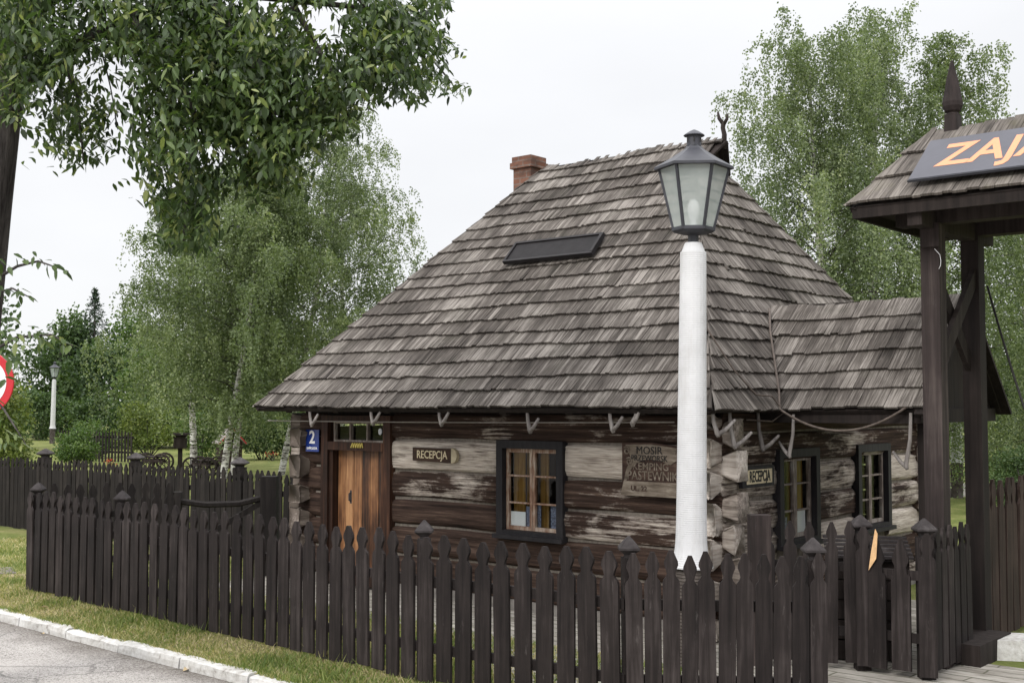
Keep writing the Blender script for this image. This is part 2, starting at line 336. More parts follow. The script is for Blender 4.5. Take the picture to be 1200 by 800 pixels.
_m = Mat('birch bark', .8, .2); _n = _m.noise(_m.coords('Object', (2.2, 2.2, 9)), 1.6, 6, .75, .4); _m.color(_m.ramp(_n, [(.40, (.025, .022, .02)), (.47, (.30, .28, .26)), (.54, (.66, .65, .62))])); _m.bump(_n, .5, .02); M_bark_birch = _m.mat
_m = Mat('furrowed bark', .95, .1); _n = _m.noise(_m.coords('Object', (16, 16, 2.2)), 1, 7, .7, .5); _m.color(_m.ramp(_n, [(.35, (.025, .022, .021)), (.55, (.085, .076, .072)), (.72, (.17, .155, .145))])); _m.bump(_n, 1, .03); M_bark = _m.mat

# ------------------------------------------------------------------ ground, road, kerb, paths
def poly(name, pts, z, mat, uvrot=None):
    mb = MB(); uvs = []
    for p in pts:
        q = Vector((p[0], p[1], 0)); uvs.append((q.dot(u), q.dot(v)))
    mb.add([(p[0], p[1], z) for p in pts], [tuple(range(len(pts)))], uvs)
    o = mb.build(name, mat); return tag(o, kind='structure')
poly('ground', [(-600, -400), (600, -400), (600, 900), (-600, 900)], -.12, M_lawn)
def KP(a, b): return K0 + kd * a + kn * b
# the raised lawn behind the kerb, the road in front of it
mbg = MB()
nx, ny = 120, 90
poly('lawn', [KP(-300, .0), KP(300, .0), KP(300, 300), KP(-300, 300)], 0, M_lawn)
poly('road', [KP(-300, -.10), KP(300, -.10), KP(300, -40), KP(-300, -40)], -.075, M_asphalt)
poly('verge', [KP(-14, .01), KP(8.2, .01), KP(8.2, 1.3), KP(-14, 1.6)], .004, M_soil)
mb = MB()
a = -16.0
while a < 12:
    ln = 0.98; dz = random.uniform(-.012, .012); dy = random.uniform(-.012, .012)
    prof = [(0, -.14), (0.004, -.045), (.012, -.012), (.032, .0), (.13, .004), (.155, -.01), (.155, -.14)]
    vs = []; nseg = 7
    for i in range(nseg + 1):
        t = i / nseg
        for (b, z) in prof:
            j = 0 if z < -.1 else random.uniform(-.006, .006)
            p = KP(a + .006 + t * (ln - .012), b * .9 - .125 + dy + j); vs.append((p.x, p.y, z + .006 + dz + j * (z > -.1)))
    n = len(prof); fs = [(i * n + k, i * n + k + 1, (i + 1) * n + k + 1, (i + 1) * n + k) for i in range(nseg) for k in range(n - 1)]
    fs += [tuple(range(n)), tuple(nseg * n + k for k in range(n - 1, -1, -1))]
    mb.add(vs, fs, r=random.random()); a += ln
kerb = mb.build('kerb', M_kerb, smooth=False); tag(kerb, kind='structure')
C = Vector((1.957, 11.117, 0))                   # front right corner of the house walls
def HW(x, y): return C + u * x + v * y
poly('paved_yard', [HW(-6.6, -1.35), HW(-2.2, -1.30), HW(-1.2, -2.1), HW(.2, -2.9), HW(2.0, -3.2), HW(4.5, -2.6), HW(6, -1.5), HW(6, .6), HW(1.6, .6), HW(1.6, 3.4), HW(.05, 3.4), HW(.05, .1), HW(-6.6, .1)], .008, M_pave)
dp = G(1105, 790); 
poly('drive', [HW(1.35, -2.35), HW(2.2, -1.72), HW(4.6, -.9), HW(14, 1), HW(14, -6), HW(3.5, -6)], .014, M_asphalt)
poly('garden_path', [G(1085, 566), G(1300, 566), G(1300, 580), G(1085, 582)], .006, M_pave)
poly('side_path', [G(-60, 664), G(14, 665), G(20, 672), G(-60, 675)], .010, M_asphalt)

# ------------------------------------------------------------------ shingle generator
def shingles(mb, P, xl, xr, S, course, wmin=.034, wmax=.075, lift=.044, thick=.022, top_ragged=.0, top_s=None, m=0, smin=0):
    n = max(1, int(math.ceil(S / course - .3)))
    ph = random.random() * 6
    for k in range(n):
        s0 = k * course; s1 = min(s0 + course * 1.3, S)
        a, b = xl(s0), xr(s0)
        x = a - random.random() * .05; wob0 = random.uniform(-.008, .008)
        crow = random.uniform(-.08, .08)
        while x < b:
            wd = random.uniform(wmin, wmax); x0, x1 = x, min(x + wd - .004, b); x += wd
            x0 = max(x0, a)
            if x1 - x0 < .012: continue
            j = wob0 + random.gauss(0, .0055) + .014 * math.sin(x * 1.3 + k * 1.9 + ph) + .007 * math.sin(x * 5.1 + k * 2.7) + (random.uniform(-.05, .09) if random.random() < .007 else 0)
            sb = s0 - max(-.05, min(.09, j)) - (.0 if k else 0.01)
            st = s1
            if k == n - 1: st = s1 + random.uniform(0, top_ragged)
            la, lb = xl(min(st, S)), xr(min(st, S))
            tx0, tx1 = min(max(x0, la), lb), max(min(x1, lb), la)
            t0 = lift + random.gauss(0, .003); t1 = .006 + random.uniform(0, .004)
            if k == n - 1 and top_ragged: t1 = .012
            r = min(1, max(0, .5 + random.gauss(0, .2) + crow))
            vs = [P(x0, sb, t0), P(x1, sb, t0), P(tx1, st, t1), P(tx0, st, t1), P(x0, sb, t0 - thick), P(x1, sb, t0 - thick)]
            uvs = [(x0, sb), (x1, sb), (x1, st), (x0, st), (x0, sb - .01), (x1, sb - .01)]
            off = random.uniform(0, 40); uvs = [(p + off, q + k * .37) for p, q in uvs] if random.random() < .0 else [(p, q + k * .37) for p, q in uvs]
            fs = [(0, 1, 2, 3), (4, 5, 1, 0), (0, 3, 4), (5, 2, 1)]
            if tx1 - tx0 < 1e-4: fs = [(0, 1, 2), (4, 5, 1, 0), (0, 2, 4), (5, 2, 1)]
            mb.add(vs, fs, uvs, r=r, m=m)

# ------------------------------------------------------------------ the log house
LX, DY = 6.07, 4.96
house = empty('log_house', C, UA, 'low old log house with steep grey shingle roof and brick chimney', 'house')
HM = wm(house)
def log(mb, ax, a0, a1, z0, z1, face, depth, r, ends=(0, 0), sgn=-1):
    """a hewn log along x or y; face = coordinate of its outer face; ends = extra length past the corner at either end"""
    prof = []; hh = (z1 - z0) - .018; zc = (z0 + z1) / 2; n = 30; depth = .26
    for k in range(n):
        t = 2 * math.pi * k / n; cx, sz = math.cos(t), math.sin(t)
        e = .40; prof.append((math.copysign(abs(cx) ** e, cx) * depth / 2, math.copysign(abs(sz) ** .62, sz) * hh / 2, math.copysign(abs(cx) ** .22, cx) * depth / 2, math.copysign(abs(sz) ** .22, sz) * hh / 2))
    st = []; aa0, aa1 = a0 - ends[0], a1 + ends[1]
    if ends[0]: st += [(aa0, .80, .96, True), (aa0 + .02, .82, .98, True), (a0 + .0, .50, .9, True), (a0 + .05, .95, 1, False)]
    else: st += [(a0, .96, 1, False)]
    k = max(2, int((a1 - a0) / .12)); ridge = [random.gauss(0, .0055) - (.013 if random.random() < .10 else 0) for _ in range(n)]; rph = [random.random() * 6 for _ in range(n)]; lo = st[-1][0]; hi = a1 - (.05 if ends[1] else 0)
    st += [(lo + (hi - lo) * i / k, 1, 1, False) for i in range(1, k)] if k > 1 else []
    if ends[1]: st += [(a1 - .05, .95, 1, False), (a1 - .0, .50, .9, True), (aa1 - .02, .82, .98, True), (aa1, .80, .96, True)]
    else: st += [(a1, .96, 1, False)]
    vs = []; ph = random.random() * 9; te = [random.uniform(-.028, .028), random.uniform(-.028, .028)]; sk = random.uniform(.9, 1.25)
    for i, (p, sh, sd, end) in enumerate(st):
        wob = .010 * math.sin(p * 2.1 + ph); dz = 0
        if end: dz = te[0] if i < len(st) / 2 else te[1]; sh = sh * sk
        for ki, (c, q, c2, q2) in enumerate(prof):
            rg = ridge[ki] * (1 + .7 * math.sin(p * 2.3 + rph[ki]))
            if end: c, q = c2, q2
            jj = .006 if end else .0022
            yy = face - sgn * (.10 if end else depth / 2) + c * sd * (.77 if end else 1) + wob + random.gauss(0, jj) + math.copysign(rg, c) * (0 if abs(c) < .02 else 1) * (1 if rg > 0 else 1); zz = zc + q * sh + dz + .006 * math.sin(p * 3 + ph * 2) + (random.gauss(0, .006) if end else 0)
            vs.append((p, yy, zz) if ax == 'x' else (yy, p, zz))
    fs = []; ms = []
    for i in range(len(st) - 1):
        for k2 in range(n):
            k3 = (k2 + 1) % n; fs.append((i * n + k2, i * n + k3, (i + 1) * n + k3, (i + 1) * n + k2)); ms.append(1 if (st[i][3] and st[i + 1][3]) else 0)
    fs.append(tuple(range(n))); ms.append(1 if ends[0] else 0); fs.append(tuple((len(st) - 1) * n + k2 for k2 in range(n))); ms.append(1 if ends[1] else 0)
    b = len(mb.v); mb.v += vs; mb.uv += [(0, 0)] * len(vs)
    for f, m_ in zip(fs, ms): mb.f.append([b + q for q in f]); mb.m.append(m_); mb.r.append(r)
ZF = [.10, .46, .80, 1.11, 1.43, 1.79, 2.10]
ZS = [.0, .29, .62, .95, 1.27, 1.60, 1.92, 2.12]
wearF = [.26, .24, .27, .47, .62, .40]
door_x = (-5.61, -4.39); win_x = (-2.75, -1.845)
mb = MB()
for i in range(6):
    z0, z1 = ZF[i], ZF[i + 1]; segs = []
    if 2 <= i <= 4: cuts = [(-LX, door_x[0], (.16, 0)), (door_x[1], win_x[0], (0, 0)), (win_x[1], 0, (0, .17))]
    else: cuts = [(-LX, door_x[0], (.16, 0)), (door_x[1], 0, (0, .17))]
    for k, (a0, a1, e) in enumerate(cuts):
        wv = wearF[i] + random.uniform(-.06, .06)
        if k == 2 and i == 4: wv = .75
        if k == 2 and i == 3: wv = .42
        if k == 2 and i == 2: wv = .52
        if k == 0: wv -= .30
        log(mb, 'x', a0, a1, z0, z1, 0, .2, wv, (e[0] + random.uniform(-.04, .04) if e[0] else 0, e[1] + random.uniform(-.06, .04) if e[1] else 0))
mb.build('log_wall', [M_logx, M_logendx], house, smooth=True)
for (a0, a1) in ((-LX + .1, door_x[0]), (door_x[1], win_x[0]), (win_x[1], -.05)):
    mb = MB(); mb.box(((a0 + a1) / 2, .12, 1.08), (a1 - a0, .14, 1.96)); mb.build('chinking', M_chink, house)
for (zc_, hz_) in ((.44, .68), (1.95, .26)):
    mb = MB(); mb.box(((win_x[0] + win_x[1]) / 2, .12, zc_), (win_x[1] - win_x[0], .14, hz_)); mb.build('chinking', M_chink, house)
swin = [(1.08, 1.98), (2.95, 3.86)]
mb = MB()
for i in range(7):
    z0, z1 = ZS[i], ZS[i + 1]
    cuts = [(0, swin[0][0], (.17, 0)), (swin[0][1], swin[1][0], (0, 0)), (swin[1][1], DY, (0, .15))] if 2 <= i <= 4 else [(0, DY, (.17, .15))]
    for k, (a0, a1, e) in enumerate(cuts):
        wv = [.5, .5, .5, .5, .55, .5, .4][i] + random.uniform(-.1, .1)
        if k == 2: wv += .16
        if i == 2 and k == 1: wv = .68
        if i == 5: wv -= .05
        log(mb, 'y', a0, a1, z0, z1, 0, .2, wv, (e[0] + random.uniform(-.05, .05) if e[0] else 0, e[1]), sgn=1)
mb.build('log_wall', [M_logy, M_logendy], house, smooth=True)
for (a0, a1, zc_, hz_) in [(p, q, 1.05, 2.06) for p, q in ((.05, swin[0][0]), (swin[0][1], swin[1][0]), (swin[1][1], DY - .1))] + [(p, q, z, h_) for p, q in swin for z, h_ in ((.36, .72), (1.87, .38))]:
    mb = MB(); mb.box((-.12, (a0 + a1) / 2, zc_), (.14, a1 - a0, hz_)); mb.build('chinking', M_chink, house)
mb = MB()
for i in range(6):
    log(mb, 'y', 0, DY, ZS[i], ZS[i + 1], -LX, .2, .0, (.16, .15), sgn=-1)
mb.build('log_wall', [M_logy, M_logendy], house, smooth=True)
mb = MB()
for i in range(6): log(mb, 'x', -LX, 0, ZF[i], ZF[i + 1], DY, .2, .4, (.15, .15), sgn=1)
mb.build('log_wall', [M_logx, M_logendx], house, smooth=True)
mb = MB(); mb.box((-LX / 2, .12, .06), (LX + .1, .22, .12)); mb.box((-.12, DY / 2, .06), (.22, DY + .1, .12))
mb.build('foundation', plain('stone footing', (.2, .185, .17), .9, .1, .35, 9), house)
mb = MB(); mb.box((-LX / 2, DY / 2, .03), (LX - .3, DY - .3, .04)); mb.box((-LX / 2, 1.7, 1.05), (LX - .3, .04, 2.0)); mb.box((-1.6, DY / 2 + 1.0, 1.05), (.04, DY - 2.2, 2.0))
mb.build('inner_room', M_room, house)
# --- door
mb = MB()
zt = 2.06
mb.box((door_x[0] + .06, .06, zt / 2), (.12, .2, zt)); mb.box((door_x[1] - .06, .06, zt / 2), (.12, .2, zt))
mb.box(((door_x[0] + door_x[1]) / 2, .06, 2.02), (.98, .2, .08)); mb.box(((door_x[0] + door_x[1]) / 2, .05, 1.69), (.98, .19, .10)); mb.box(((door_x[0] + door_x[1]) / 2, .06, .10), (.98, .22, .12))
mb.box((door_x[0] + .15, .075, .9), (.06, .16, 1.5)); mb.box((door_x[1] - .15, .075, .9), (.06, .16, 1.5))
door = mb.build('door', M_doorframe, house)
mb = MB(); x = door_x[0] + .18; xe = door_x[1] - .18; nb = 6
for k in range(nb):
    a0 = x + (xe - x) * k / nb; a1 = x + (xe - x) * (k + 1) / nb - .006; mb.box(((a0 + a1) / 2, .11 + random.uniform(-.003, .003), .90), (a1 - a0, .035, 1.48), r=random.random())
mb.build('door_leaf', M_door, door)
mb = MB(); mb.tube([(-5.2, .085, 1.02), (-5.2, .06, 1.03), (-5.2, .06, 1.11), (-5.2, .085, 1.12)], .009, 6); mb.box((-5.2, .09, 1.07), (.03, .006, .16)); mb.build('door_handle', M_metal, door)
mb = MB(); a, b = door_x[0] + .16, door_x[1] - .16
for k in range(4): mb.box((a + (b - a) * k / 3 + (.015 if k == 0 else -.015 if k == 3 else 0), .045, 1.86), (.03, .04, .25))
mb.box(((a + b) / 2, .046, 1.75), (b - a - .06, .036, .025)); mb.box(((a + b) / 2, .046, 1.97), (b - a - .06, .036, .025)); mb.build('transom_frame', M_sashgrey, door)
mb = MB(); mb.add([(a, .065, 1.75), (b, .065, 1.75), (b, .065, 1.97), (a, .065, 1.97)], [(0, 1, 2, 3)]); mb.build('transom_pane', M_glass, door)
mb = MB(); mb.lathe([(.0, -.004), (.03, -.004), (.03, .004), (0, .004)], n=12); o = mb.build('paper_sticker', M_paper, door, loc=(b - .1, .05, 1.87), rot=(R(90), 0, 0)); o.scale = (1, 1.3, 1)
# --- windows
def window(parent, w_, h_, loc, rz, sash, cur, papers, z0=None):
    """its own frame: x along the wall, -y outwards, origin at the lower left corner of the casing"""
    mb = MB(); c = .085
    for (cx, cz, dx, dz) in ((c / 2, h_ / 2, c, h_), (w_ - c / 2, h_ / 2, c, h_), (w_ / 2, h_ - c / 2, w_ - 2 * c, c), (w_ / 2, c / 2, w_ - 2 * c, c)):
        mb.box((cx, .03, cz), (dx, .14, dz))
    mb.box((w_ / 2, -.06, .02), (w_ + .04, .05, .045))
    W = mb.build('window', M_casing, parent, loc=loc, rot=(0, 0, rz))
    a, b = c + .005, w_ - c - .005; mid = (a + b) / 2; lo, hi = c + .004, h_ - c - .004
    for (p, q) in ((a, mid - .003), (mid + .003, b)):
        mb = MB(); sw = .034
        mb.box((p + sw / 2, .045, (lo + hi) / 2), (sw, .04, hi - lo)); mb.box((q - sw / 2, .045, (lo + hi) / 2), (sw, .04, hi - lo))
        for zz in (lo + .02, hi - .02): mb.box(((p + q) / 2, .045, zz), (q - p - 2 * sw, .038, .04))
        for t in (1 / 3, 2 / 3): mb.box(((p + q) / 2, .045, lo + (hi - lo) * t), (q - p - 2 * sw, .03, .018))
        s_ = mb.build('sash', sash, W)
        mb = MB(); mb.add([(p + .02, .052, lo + .03), (q - .02, .052, lo + .03), (q - .02, .052, hi - .03), (p + .02, .052, hi - .03)], [(0, 1, 2, 3)]); mb.build('window_pane', M_glass, W)
    for (x0, x1) in cur:
        mb = MB(); n = 24; vs = []
        for i in range(n + 1):
            xx = x0 + (x1 - x0) * i / n; yy = .13 + .016 * math.sin(i * 1.55) + .004 * math.sin(i * .7)
            for zz in (lo, hi): vs.append((xx, yy, zz))
        mb.add(vs, [(2 * i, 2 * i + 2, 2 * i + 3, 2 * i + 1) for i in range(n)]); mb.build('curtain', M_curtain, W)
    for (x0, x1, zz0, zz1, kind) in papers:
        mb = MB(); mb.box(((x0 + x1) / 2, .062 + (0 if kind else .015), (zz0 + zz1) / 2), (x1 - x0, .003, zz1 - zz0)); mb.build('paper_notice' if kind else 'leaflet', M_paper if kind else M_blue_print, W)
    return W
window(house, .905, 1.04, (win_x[0], 0, .77), 0, M_sash, [(.11, .28), (.48, .60), (.30, .335)], [(.125, .33, .13, .28, 1), (.33, .42, .13, .34, 0), (.47, .53, .12, .36, 0), (.66, .78, .12, .36, 0)])
window(house, .90, 1.0, (0, swin[0][0], .74), R(90), M_sashgrey, [(.48, .80)], [(.56, .74, .12, .35, 1), (.14, .36, .12, .3, 0)])
window(house, .91, 1.0, (0, swin[1][0], .74), R(90), M_sashgrey, [], [])
# --- roof
ZE, ZR, YR = 2.15, 5.33, DY / 2
OF, OR_, OL = .545, .23, .20
A = math.atan2(ZR - ZE, YR + OF); SF = math.hypot(ZR - ZE, YR + OF); NC = 19; CF = SF / 19.4
XRL, XRR = -4.07, -1.36
ZG = 4.98; sG = SF * (ZG - ZE) / (ZR - ZE); yG = -OF + (YR + OF) * (ZG - ZE) / (ZR - ZE); XG = -1.55
def sagz(x, s): return -.03 * math.exp(-((x + 3.2) / .8) ** 2) * (s / SF) ** 2 + .012 * math.sin(x * 1.7) * (s / SF)
def Pf(x, s, t): return Vector((x, -OF + s * math.cos(A), ZE + s * math.sin(A) + sagz(x, s))) + Vector((0, -math.sin(A), math.cos(A))) * t
def Pb(x, s, t): return Vector((x, DY + OF - s * math.cos(A), ZE + s * math.sin(A))) + Vector((0, math.sin(A), math.cos(A))) * t
B = math.atan2(ZG - ZE, OR_ - XG); SB = math.hypot(ZG - ZE, OR_ - XG)
def Pr(y, s, t): return Vector((OR_ - s * math.cos(B), y, ZE + s * math.sin(B))) + Vector((math.sin(B), 0, math.cos(B))) * t
A2 = math.atan2(ZR - ZE, LX + OL + XRL); SL = math.hypot(ZR - ZE, LX + OL + XRL)
def Pl(y, s, t): return Vector((-LX - OL + s * math.cos(A2), y, ZE + s * math.sin(A2))) + Vector((-math.sin(A2), 0, math.cos(A2))) * t
lerp = lambda a, b, t: a + (b - a) * t
fxl = lambda s: lerp(-LX - OL, XRL, s / SF) - .012
fxr = lambda s: (lerp(OR_, XG, s / sG) if s < sG else lerp(XG, XRR + .03, (s - sG) / (SF - sG))) + .012
mb = MB()
shingles(mb, Pf, fxl, fxr, SF, CF, top_ragged=.09)
shingles(mb, Pb, fxl, fxr, SF, CF * 1.0, top_ragged=.0)
shingles(mb, Pr, lambda s: lerp(-OF, yG, s / SB) - .012, lambda s: lerp(DY + OF, DY - yG, s / SB) + .012, SB, SB / (NC * (ZG - ZE) / (ZR - ZE)))
shingles(mb, Pl, lambda s: lerp(-OF, YR, s / SL) - .012, lambda s: lerp(DY + OF, YR, s / SL) + .012, SL, SL / NC)
# porch roof growing out of the right hand slope
YA0, YA1, XA = .695, 2.86, 1.66; YAR = (YA0 + YA1) / 2; ZAR = 3.24
AA = math.atan2(ZAR - ZE, YAR - YA0); SA = math.hypot(ZAR - ZE, YAR - YA0)
def Pa(x, s, t): return Vector((x, YA0 + s * math.cos(AA), ZE + s * math.sin(AA) - .02 * math.exp(-((x - .3) / .5) ** 2))) + Vector((0, -math.sin(AA), math.cos(AA))) * t
def Pa2(x, s, t): return Vector((x, YA1 - s * math.cos(AA), ZE + s * math.sin(AA))) + Vector((0, math.sin(AA), math.cos(AA))) * t
hipx = lambda s: OR_ - (s * math.sin(AA)) / math.tan(B) - .05
mp_ = MB()
shingles(mp_, Pa, hipx, lambda s: XA + .02 * math.sin(s * 9), SA, SA / 6, .06, .14, top_ragged=.03)
shingles(mp_, Pa2, hipx, lambda s: XA, SA, SA / 6, .06, .14)
# decks under the shingles
md = MB()
def deck(P, pts): md.add([P(a, s, -.012) for a, s in pts] + [P(a, s, -.06) for a, s in pts], [tuple(range(len(pts))), tuple(range(2 * len(pts) - 1, len(pts) - 1, -1))] + [((i + 1) % len(pts), i, len(pts) + i, len(pts) + (i + 1) % len(pts)) for i in range(len(pts))])
deck(Pf, [(-LX - OL, 0), (OR_, 0), (XG, sG), (XRR, SF), (XRL, SF)]); deck(Pb, [(-LX - OL, 0), (OR_, 0), (XG, sG), (XRR, SF), (XRL, SF)])
deck(Pr, [(-OF, 0), (DY + OF, 0), (DY - yG, SB), (yG, SB)]); deck(Pl, [(-OF, 0), (DY + OF, 0), (YR, SL)])
md.add([(XG + .03, yG, ZG - .02), (XG + .03, DY - yG, ZG - .02), (XG + .10, YR, ZR - .02)], [(0, 1, 2)])
md.bar((XG + .04, yG + .01, ZG - .02), (XRR + .0, YR, ZR - .03), .025, .08, up=(1, 0, 0)); md.bar((XG + .04, DY - yG - .01, ZG - .02), (XRR + .0, YR, ZR - .03), .025, .08, up=(1, 0, 0))
md.box((-LX / 2, -OF + .12, ZE + .035), (LX + .3, .03, .07)); md.box((OR_ - .08, DY / 2, ZE + .03), (.03, DY + .9, .06))
md.box((-LX / 2, .115, 2.32), (LX - .05, .08, .56)); md.box((-.1, DY / 2, 2.33), (.12, DY - .3, .46)); md.box((-LX / 2, DY - .1, 2.34), (LX - .05, .12, .50)); md.box((-LX + .1, DY / 2, 2.33), (.12, DY - .3, .46))
md.box((-LX / 2 - .0, DY / 2, 2.25), (LX - .2, DY - .2, .03))
x = -LX + .3
while x < -.2:
    md.bar((x, -OF + .10, ZE - .03), (x, .3, ZE + .80), .09, .09); x += .86
roof = mb.build('roof', M_shingle, house)
md.build('roof_deck', M_beam, roof)
porch = mp_.build('porch_roof', M_shingle, house)
md = MB()
deck(Pa, [(-.0, 0), (XA - .02, 0), (XA - .02, SA), (-.5, SA)]); deck(Pa2, [(0, 0), (XA - .02, 0), (XA - .02, SA), (-.5, SA)])
xg = XA - .14
md.prism([(YA0 + .05, 0), (YA1 - .05, 0), (YAR, 1.04)], 0, .03)
gv = md.v[-6:]; md.v[-6:] = [(xg + p[1], p[0], ZE + p[2]) for p in gv]
md.bar((XA - .01, YA0 - .03, ZE - .05), (XA - .01, YAR, ZAR - .02), .03, .15, up=(1, 0, 0)); md.bar((XA - .01, YA1 + .03, ZE - .05), (XA - .01, YAR, ZAR - .02), .03, .15, up=(1, 0, 0))
md.box((.75, YA0 + .12, ZE - .06), (1.5, .14, .14)); md.box((.75, YA1 - .12, ZE - .06), (1.5, .14, .14)); md.box((XA - .13, YAR, ZE - .06), (.14, 2.0, .13))
md.build('porch_frame', M_beam, porch)
for yy in (1.02, 2.34):
    mb = MB(); mb.box((1.56, yy, 1.05), (.14, .14, 2.1)); mb.build('porch_post', M_beam, house)
mb = MB(); cp = HM.inverted() @ D(620, 230, 15.9); 
def chim(x0, dx, z0, z1):
    vs = []; uvs = []; fs = []
    for i in range(4):
        t = [(-1, -1), (1, -1), (1, 1), (-1, 1), (-1, -1)]
        for q in (t[i], t[i + 1]):
            for z in (z0, z1): vs.append((q[0] * dx / 2, q[1] * dx / 2, z)); uvs.append(((i + (0 if q is t[i] else 1)) * dx, z))
        b = i * 4; fs.append((b, b + 2, b + 3, b + 1))
    vs += [(-dx / 2, -dx / 2, z1), (dx / 2, -dx / 2, z1), (dx / 2, dx / 2, z1), (-dx / 2, dx / 2, z1), (-dx / 2, -dx / 2, z0), (dx / 2, -dx / 2, z0), (dx / 2, dx / 2, z0), (-dx / 2, dx / 2, z0)]; uvs += [(0, 0), (dx, 0), (dx, dx), (0, dx)] * 2; fs += [(16, 17, 18, 19), (23, 22, 21, 20)]
    mb.add(vs, fs, uvs)
chim(0, .30, 3.6, 5.36); chim(0, .37, 5.36, 5.44); chim(0, .33, 5.44, 5.52)
mb.build('chimney', M_brick, roof, loc=(cp.x, cp.y, 0))
mb = MB(); x0 = XRR - .01
mb.tube([(x0, YR, ZR - .12), (x0 + .01, YR, ZR + .05), (x0 - .01, YR, ZR + .13), (x0, YR, ZR + .2)], [.035, .03, .028, .03], 8)
mb.tube([(x0, YR, ZR + .17), (x0 - .05, YR - .02, ZR + .25), (x0 - .075, YR, ZR + .33)], [.026, .022, .012], 7); mb.tube([(x0, YR, ZR + .17), (x0 + .045, YR, ZR + .23), (x0 + .05, YR, ZR + .29)], [.024, .02, .012], 7)
mb.build('roof_finial', M_beam, roof, smooth=True)
# --- forked gutter hooks under the eaves
def hook(bx, by, bz, ztop, arm, dx=.02, r=.02):
    mb = MB(); ax, ay = arm
    mb.tube([(bx - dx, by, ztop), (bx - dx * .8, by, (bz + ztop) / 2), (bx - .005, by + .005, bz + .01), (bx + .01, by, bz - .02)], [r * .8, r * .95, r * 1.2, r * .9], 7)
    mb.tube([(bx, by, bz), (bx + ax * .45, by + ay * .45, bz + .045), (bx + ax, by + ay, bz + .13)], [r * 1.1, r, r * .7], 7)
    mb.build('gutter_hook', M_hook, house, smooth=True)
for (px, py, ax) in ((365, 498, .14), (437, 496, .14), (517, 497, .13), (621, 505, .13), (718, 504, .13), (741, 497, .1)):
    p = local_hit(HM, px, py, (0, -OF + .06, 0), (0, 1, 0)); hook(p.x, p.y, p.z, ZE + .01, (ax, -.02), .035 if px != 741 else -.05)
for (px, py) in ((841, 509), (861, 523), (894, 526)):
    p = local_hit(HM, px, py, (OR_ - .06, 0, 0), (1, 0, 0)); hook(p.x, p.y, p.z, ZE, (.10, .14), .05)
for (px, py, zt) in ((925, 534, 2.1), (1062, 547, 2.12)):
    p = local_hit(HM, px, py, (0, YA0 + .03, 0), (0, 1, 0)); hook(p.x, p.y, p.z, zt, (-.16, .1), -.05, .018)

# ------------------------------------------------------------------ text helper
def text_mesh(s, size, mat, extrude=.002, offset=.0, align='CENTER', shear=0, sx=1):
    cu = bpy.data.curves.new('txt', 'FONT'); cu.body = s; cu.size = size; cu.extrude = extrude; cu.offset = offset; cu.align_x = align; cu.align_y = 'CENTER'; cu.shear = shear; cu.resolution_u = 3
    to = bpy.data.objects.new('txt', cu); COL.objects.link(to); dg = bpy.context.evaluated_depsgraph_get(); dg.update()
    me = bpy.data.meshes.new_from_object(to.evaluated_get(dg)); COL.objects.unlink(to); bpy.data.objects.remove(to)
    me.materials.clear(); me.materials.append(mat); me.transform(Matrix.Diagonal((sx, 1, 1, 1))); return me
def lettering(parent, s, size, loc, mat, **kw):
    return put('lettering', text_mesh(s, size, mat, **kw), parent, loc, (R(90), 0, 0))
M_cream = plain('cream paint', (.62, .53, .36), .7, .2, .15, 30); M_black = plain('black paint', (.02, .018, .017), .6, .3)
M_signwood = wood('brown sign board', (.02, .012, .008), (.05, .028, .018), (.10, .06, .04), (3, 30, 30), 3, 0, .4, .6, rnd=False)
M_oldboard = wood('weathered painted board', (.03, .018, .015), (.07, .042, .033), (.16, .115, .09), (3, 22, 22), 6, .0, .4, .8, rnd=False)
M_oldpale = wood('faded pale scroll paint', (.085, .066, .05), (.185, .15, .118), (.36, .31, .255), (4, 24, 24), 5, .02, .4, .8, rnd=False)
def at_house(name, x, y, z, rz, label, cat): 
    p = HM @ Vector((x, y, z)); return empty(name, p, UA + rz, label, cat)
# brown reception board on the front wall
s = at_house('reception_sign', -3.645, -.055, 1.625, 0, 'brown wooden board reading RECEPCJA with pale rounded end on front wall', 'sign')
mb = MB(); mb.prism([(-.345, -.07), (.27, -.085), (.27, .075), (-.345, .08)], -.012, .03); mb.build('board', M_signwood, s)
mb = MB(); t = [(.26 + .085 * math.cos(R(a)) * 1.0, -.003 + .085 * math.sin(R(a))) for a in range(-90, 91, 20)]; mb.prism(t, -.016, .028); mb.build('board_end', plain('pale cut wood', (.42, .36, .25), .8, .2, .2, 20), s)
lettering(s, 'RECEPCJA', .125, (-.04, -.014, -.002), M_cream, offset=.001, sx=.86)
# street number
s = at_house('house_number_plate', -5.75, -.055, 1.745, 0, 'blue enamel house number 2 plate left of the plank door', 'sign')
mb = MB(); mb.box((0, 0, 0), (.245, .012, .27)); mb.build('plate', plain('blue enamel', (.012, .035, .20), .25, .5, .08), s)
M_wh = plain('white enamel', (.8, .8, .82), .4, .4, .03)
lettering(s, '2', .22, (0, -.008, .035), M_wh, offset=.005); lettering(s, 'ŁAŃCUCKA', .036, (0, -.008, -.095), M_wh, offset=.0015)
# door lintel plaque
s = at_house('lintel_plaque', -4.955, -.05, 1.70, 0, 'tiny yellow carved plaque on the bar above the plank door', 'plaque')
mb = MB()
for k in range(5): mb.bar((-.09 + k * .04, 0, -.025), (-.06 + k * .04, 0, .03), .012, .022, up=(0, 1, 0)); mb.bar((-.06 + k * .04, .002, .03), (-.05 + k * .04, .002, -.025), .010, .014, up=(0, 1, 0))
mb.build('carving', plain('yellow paint', (.55, .45, .12), .6, .3), s)
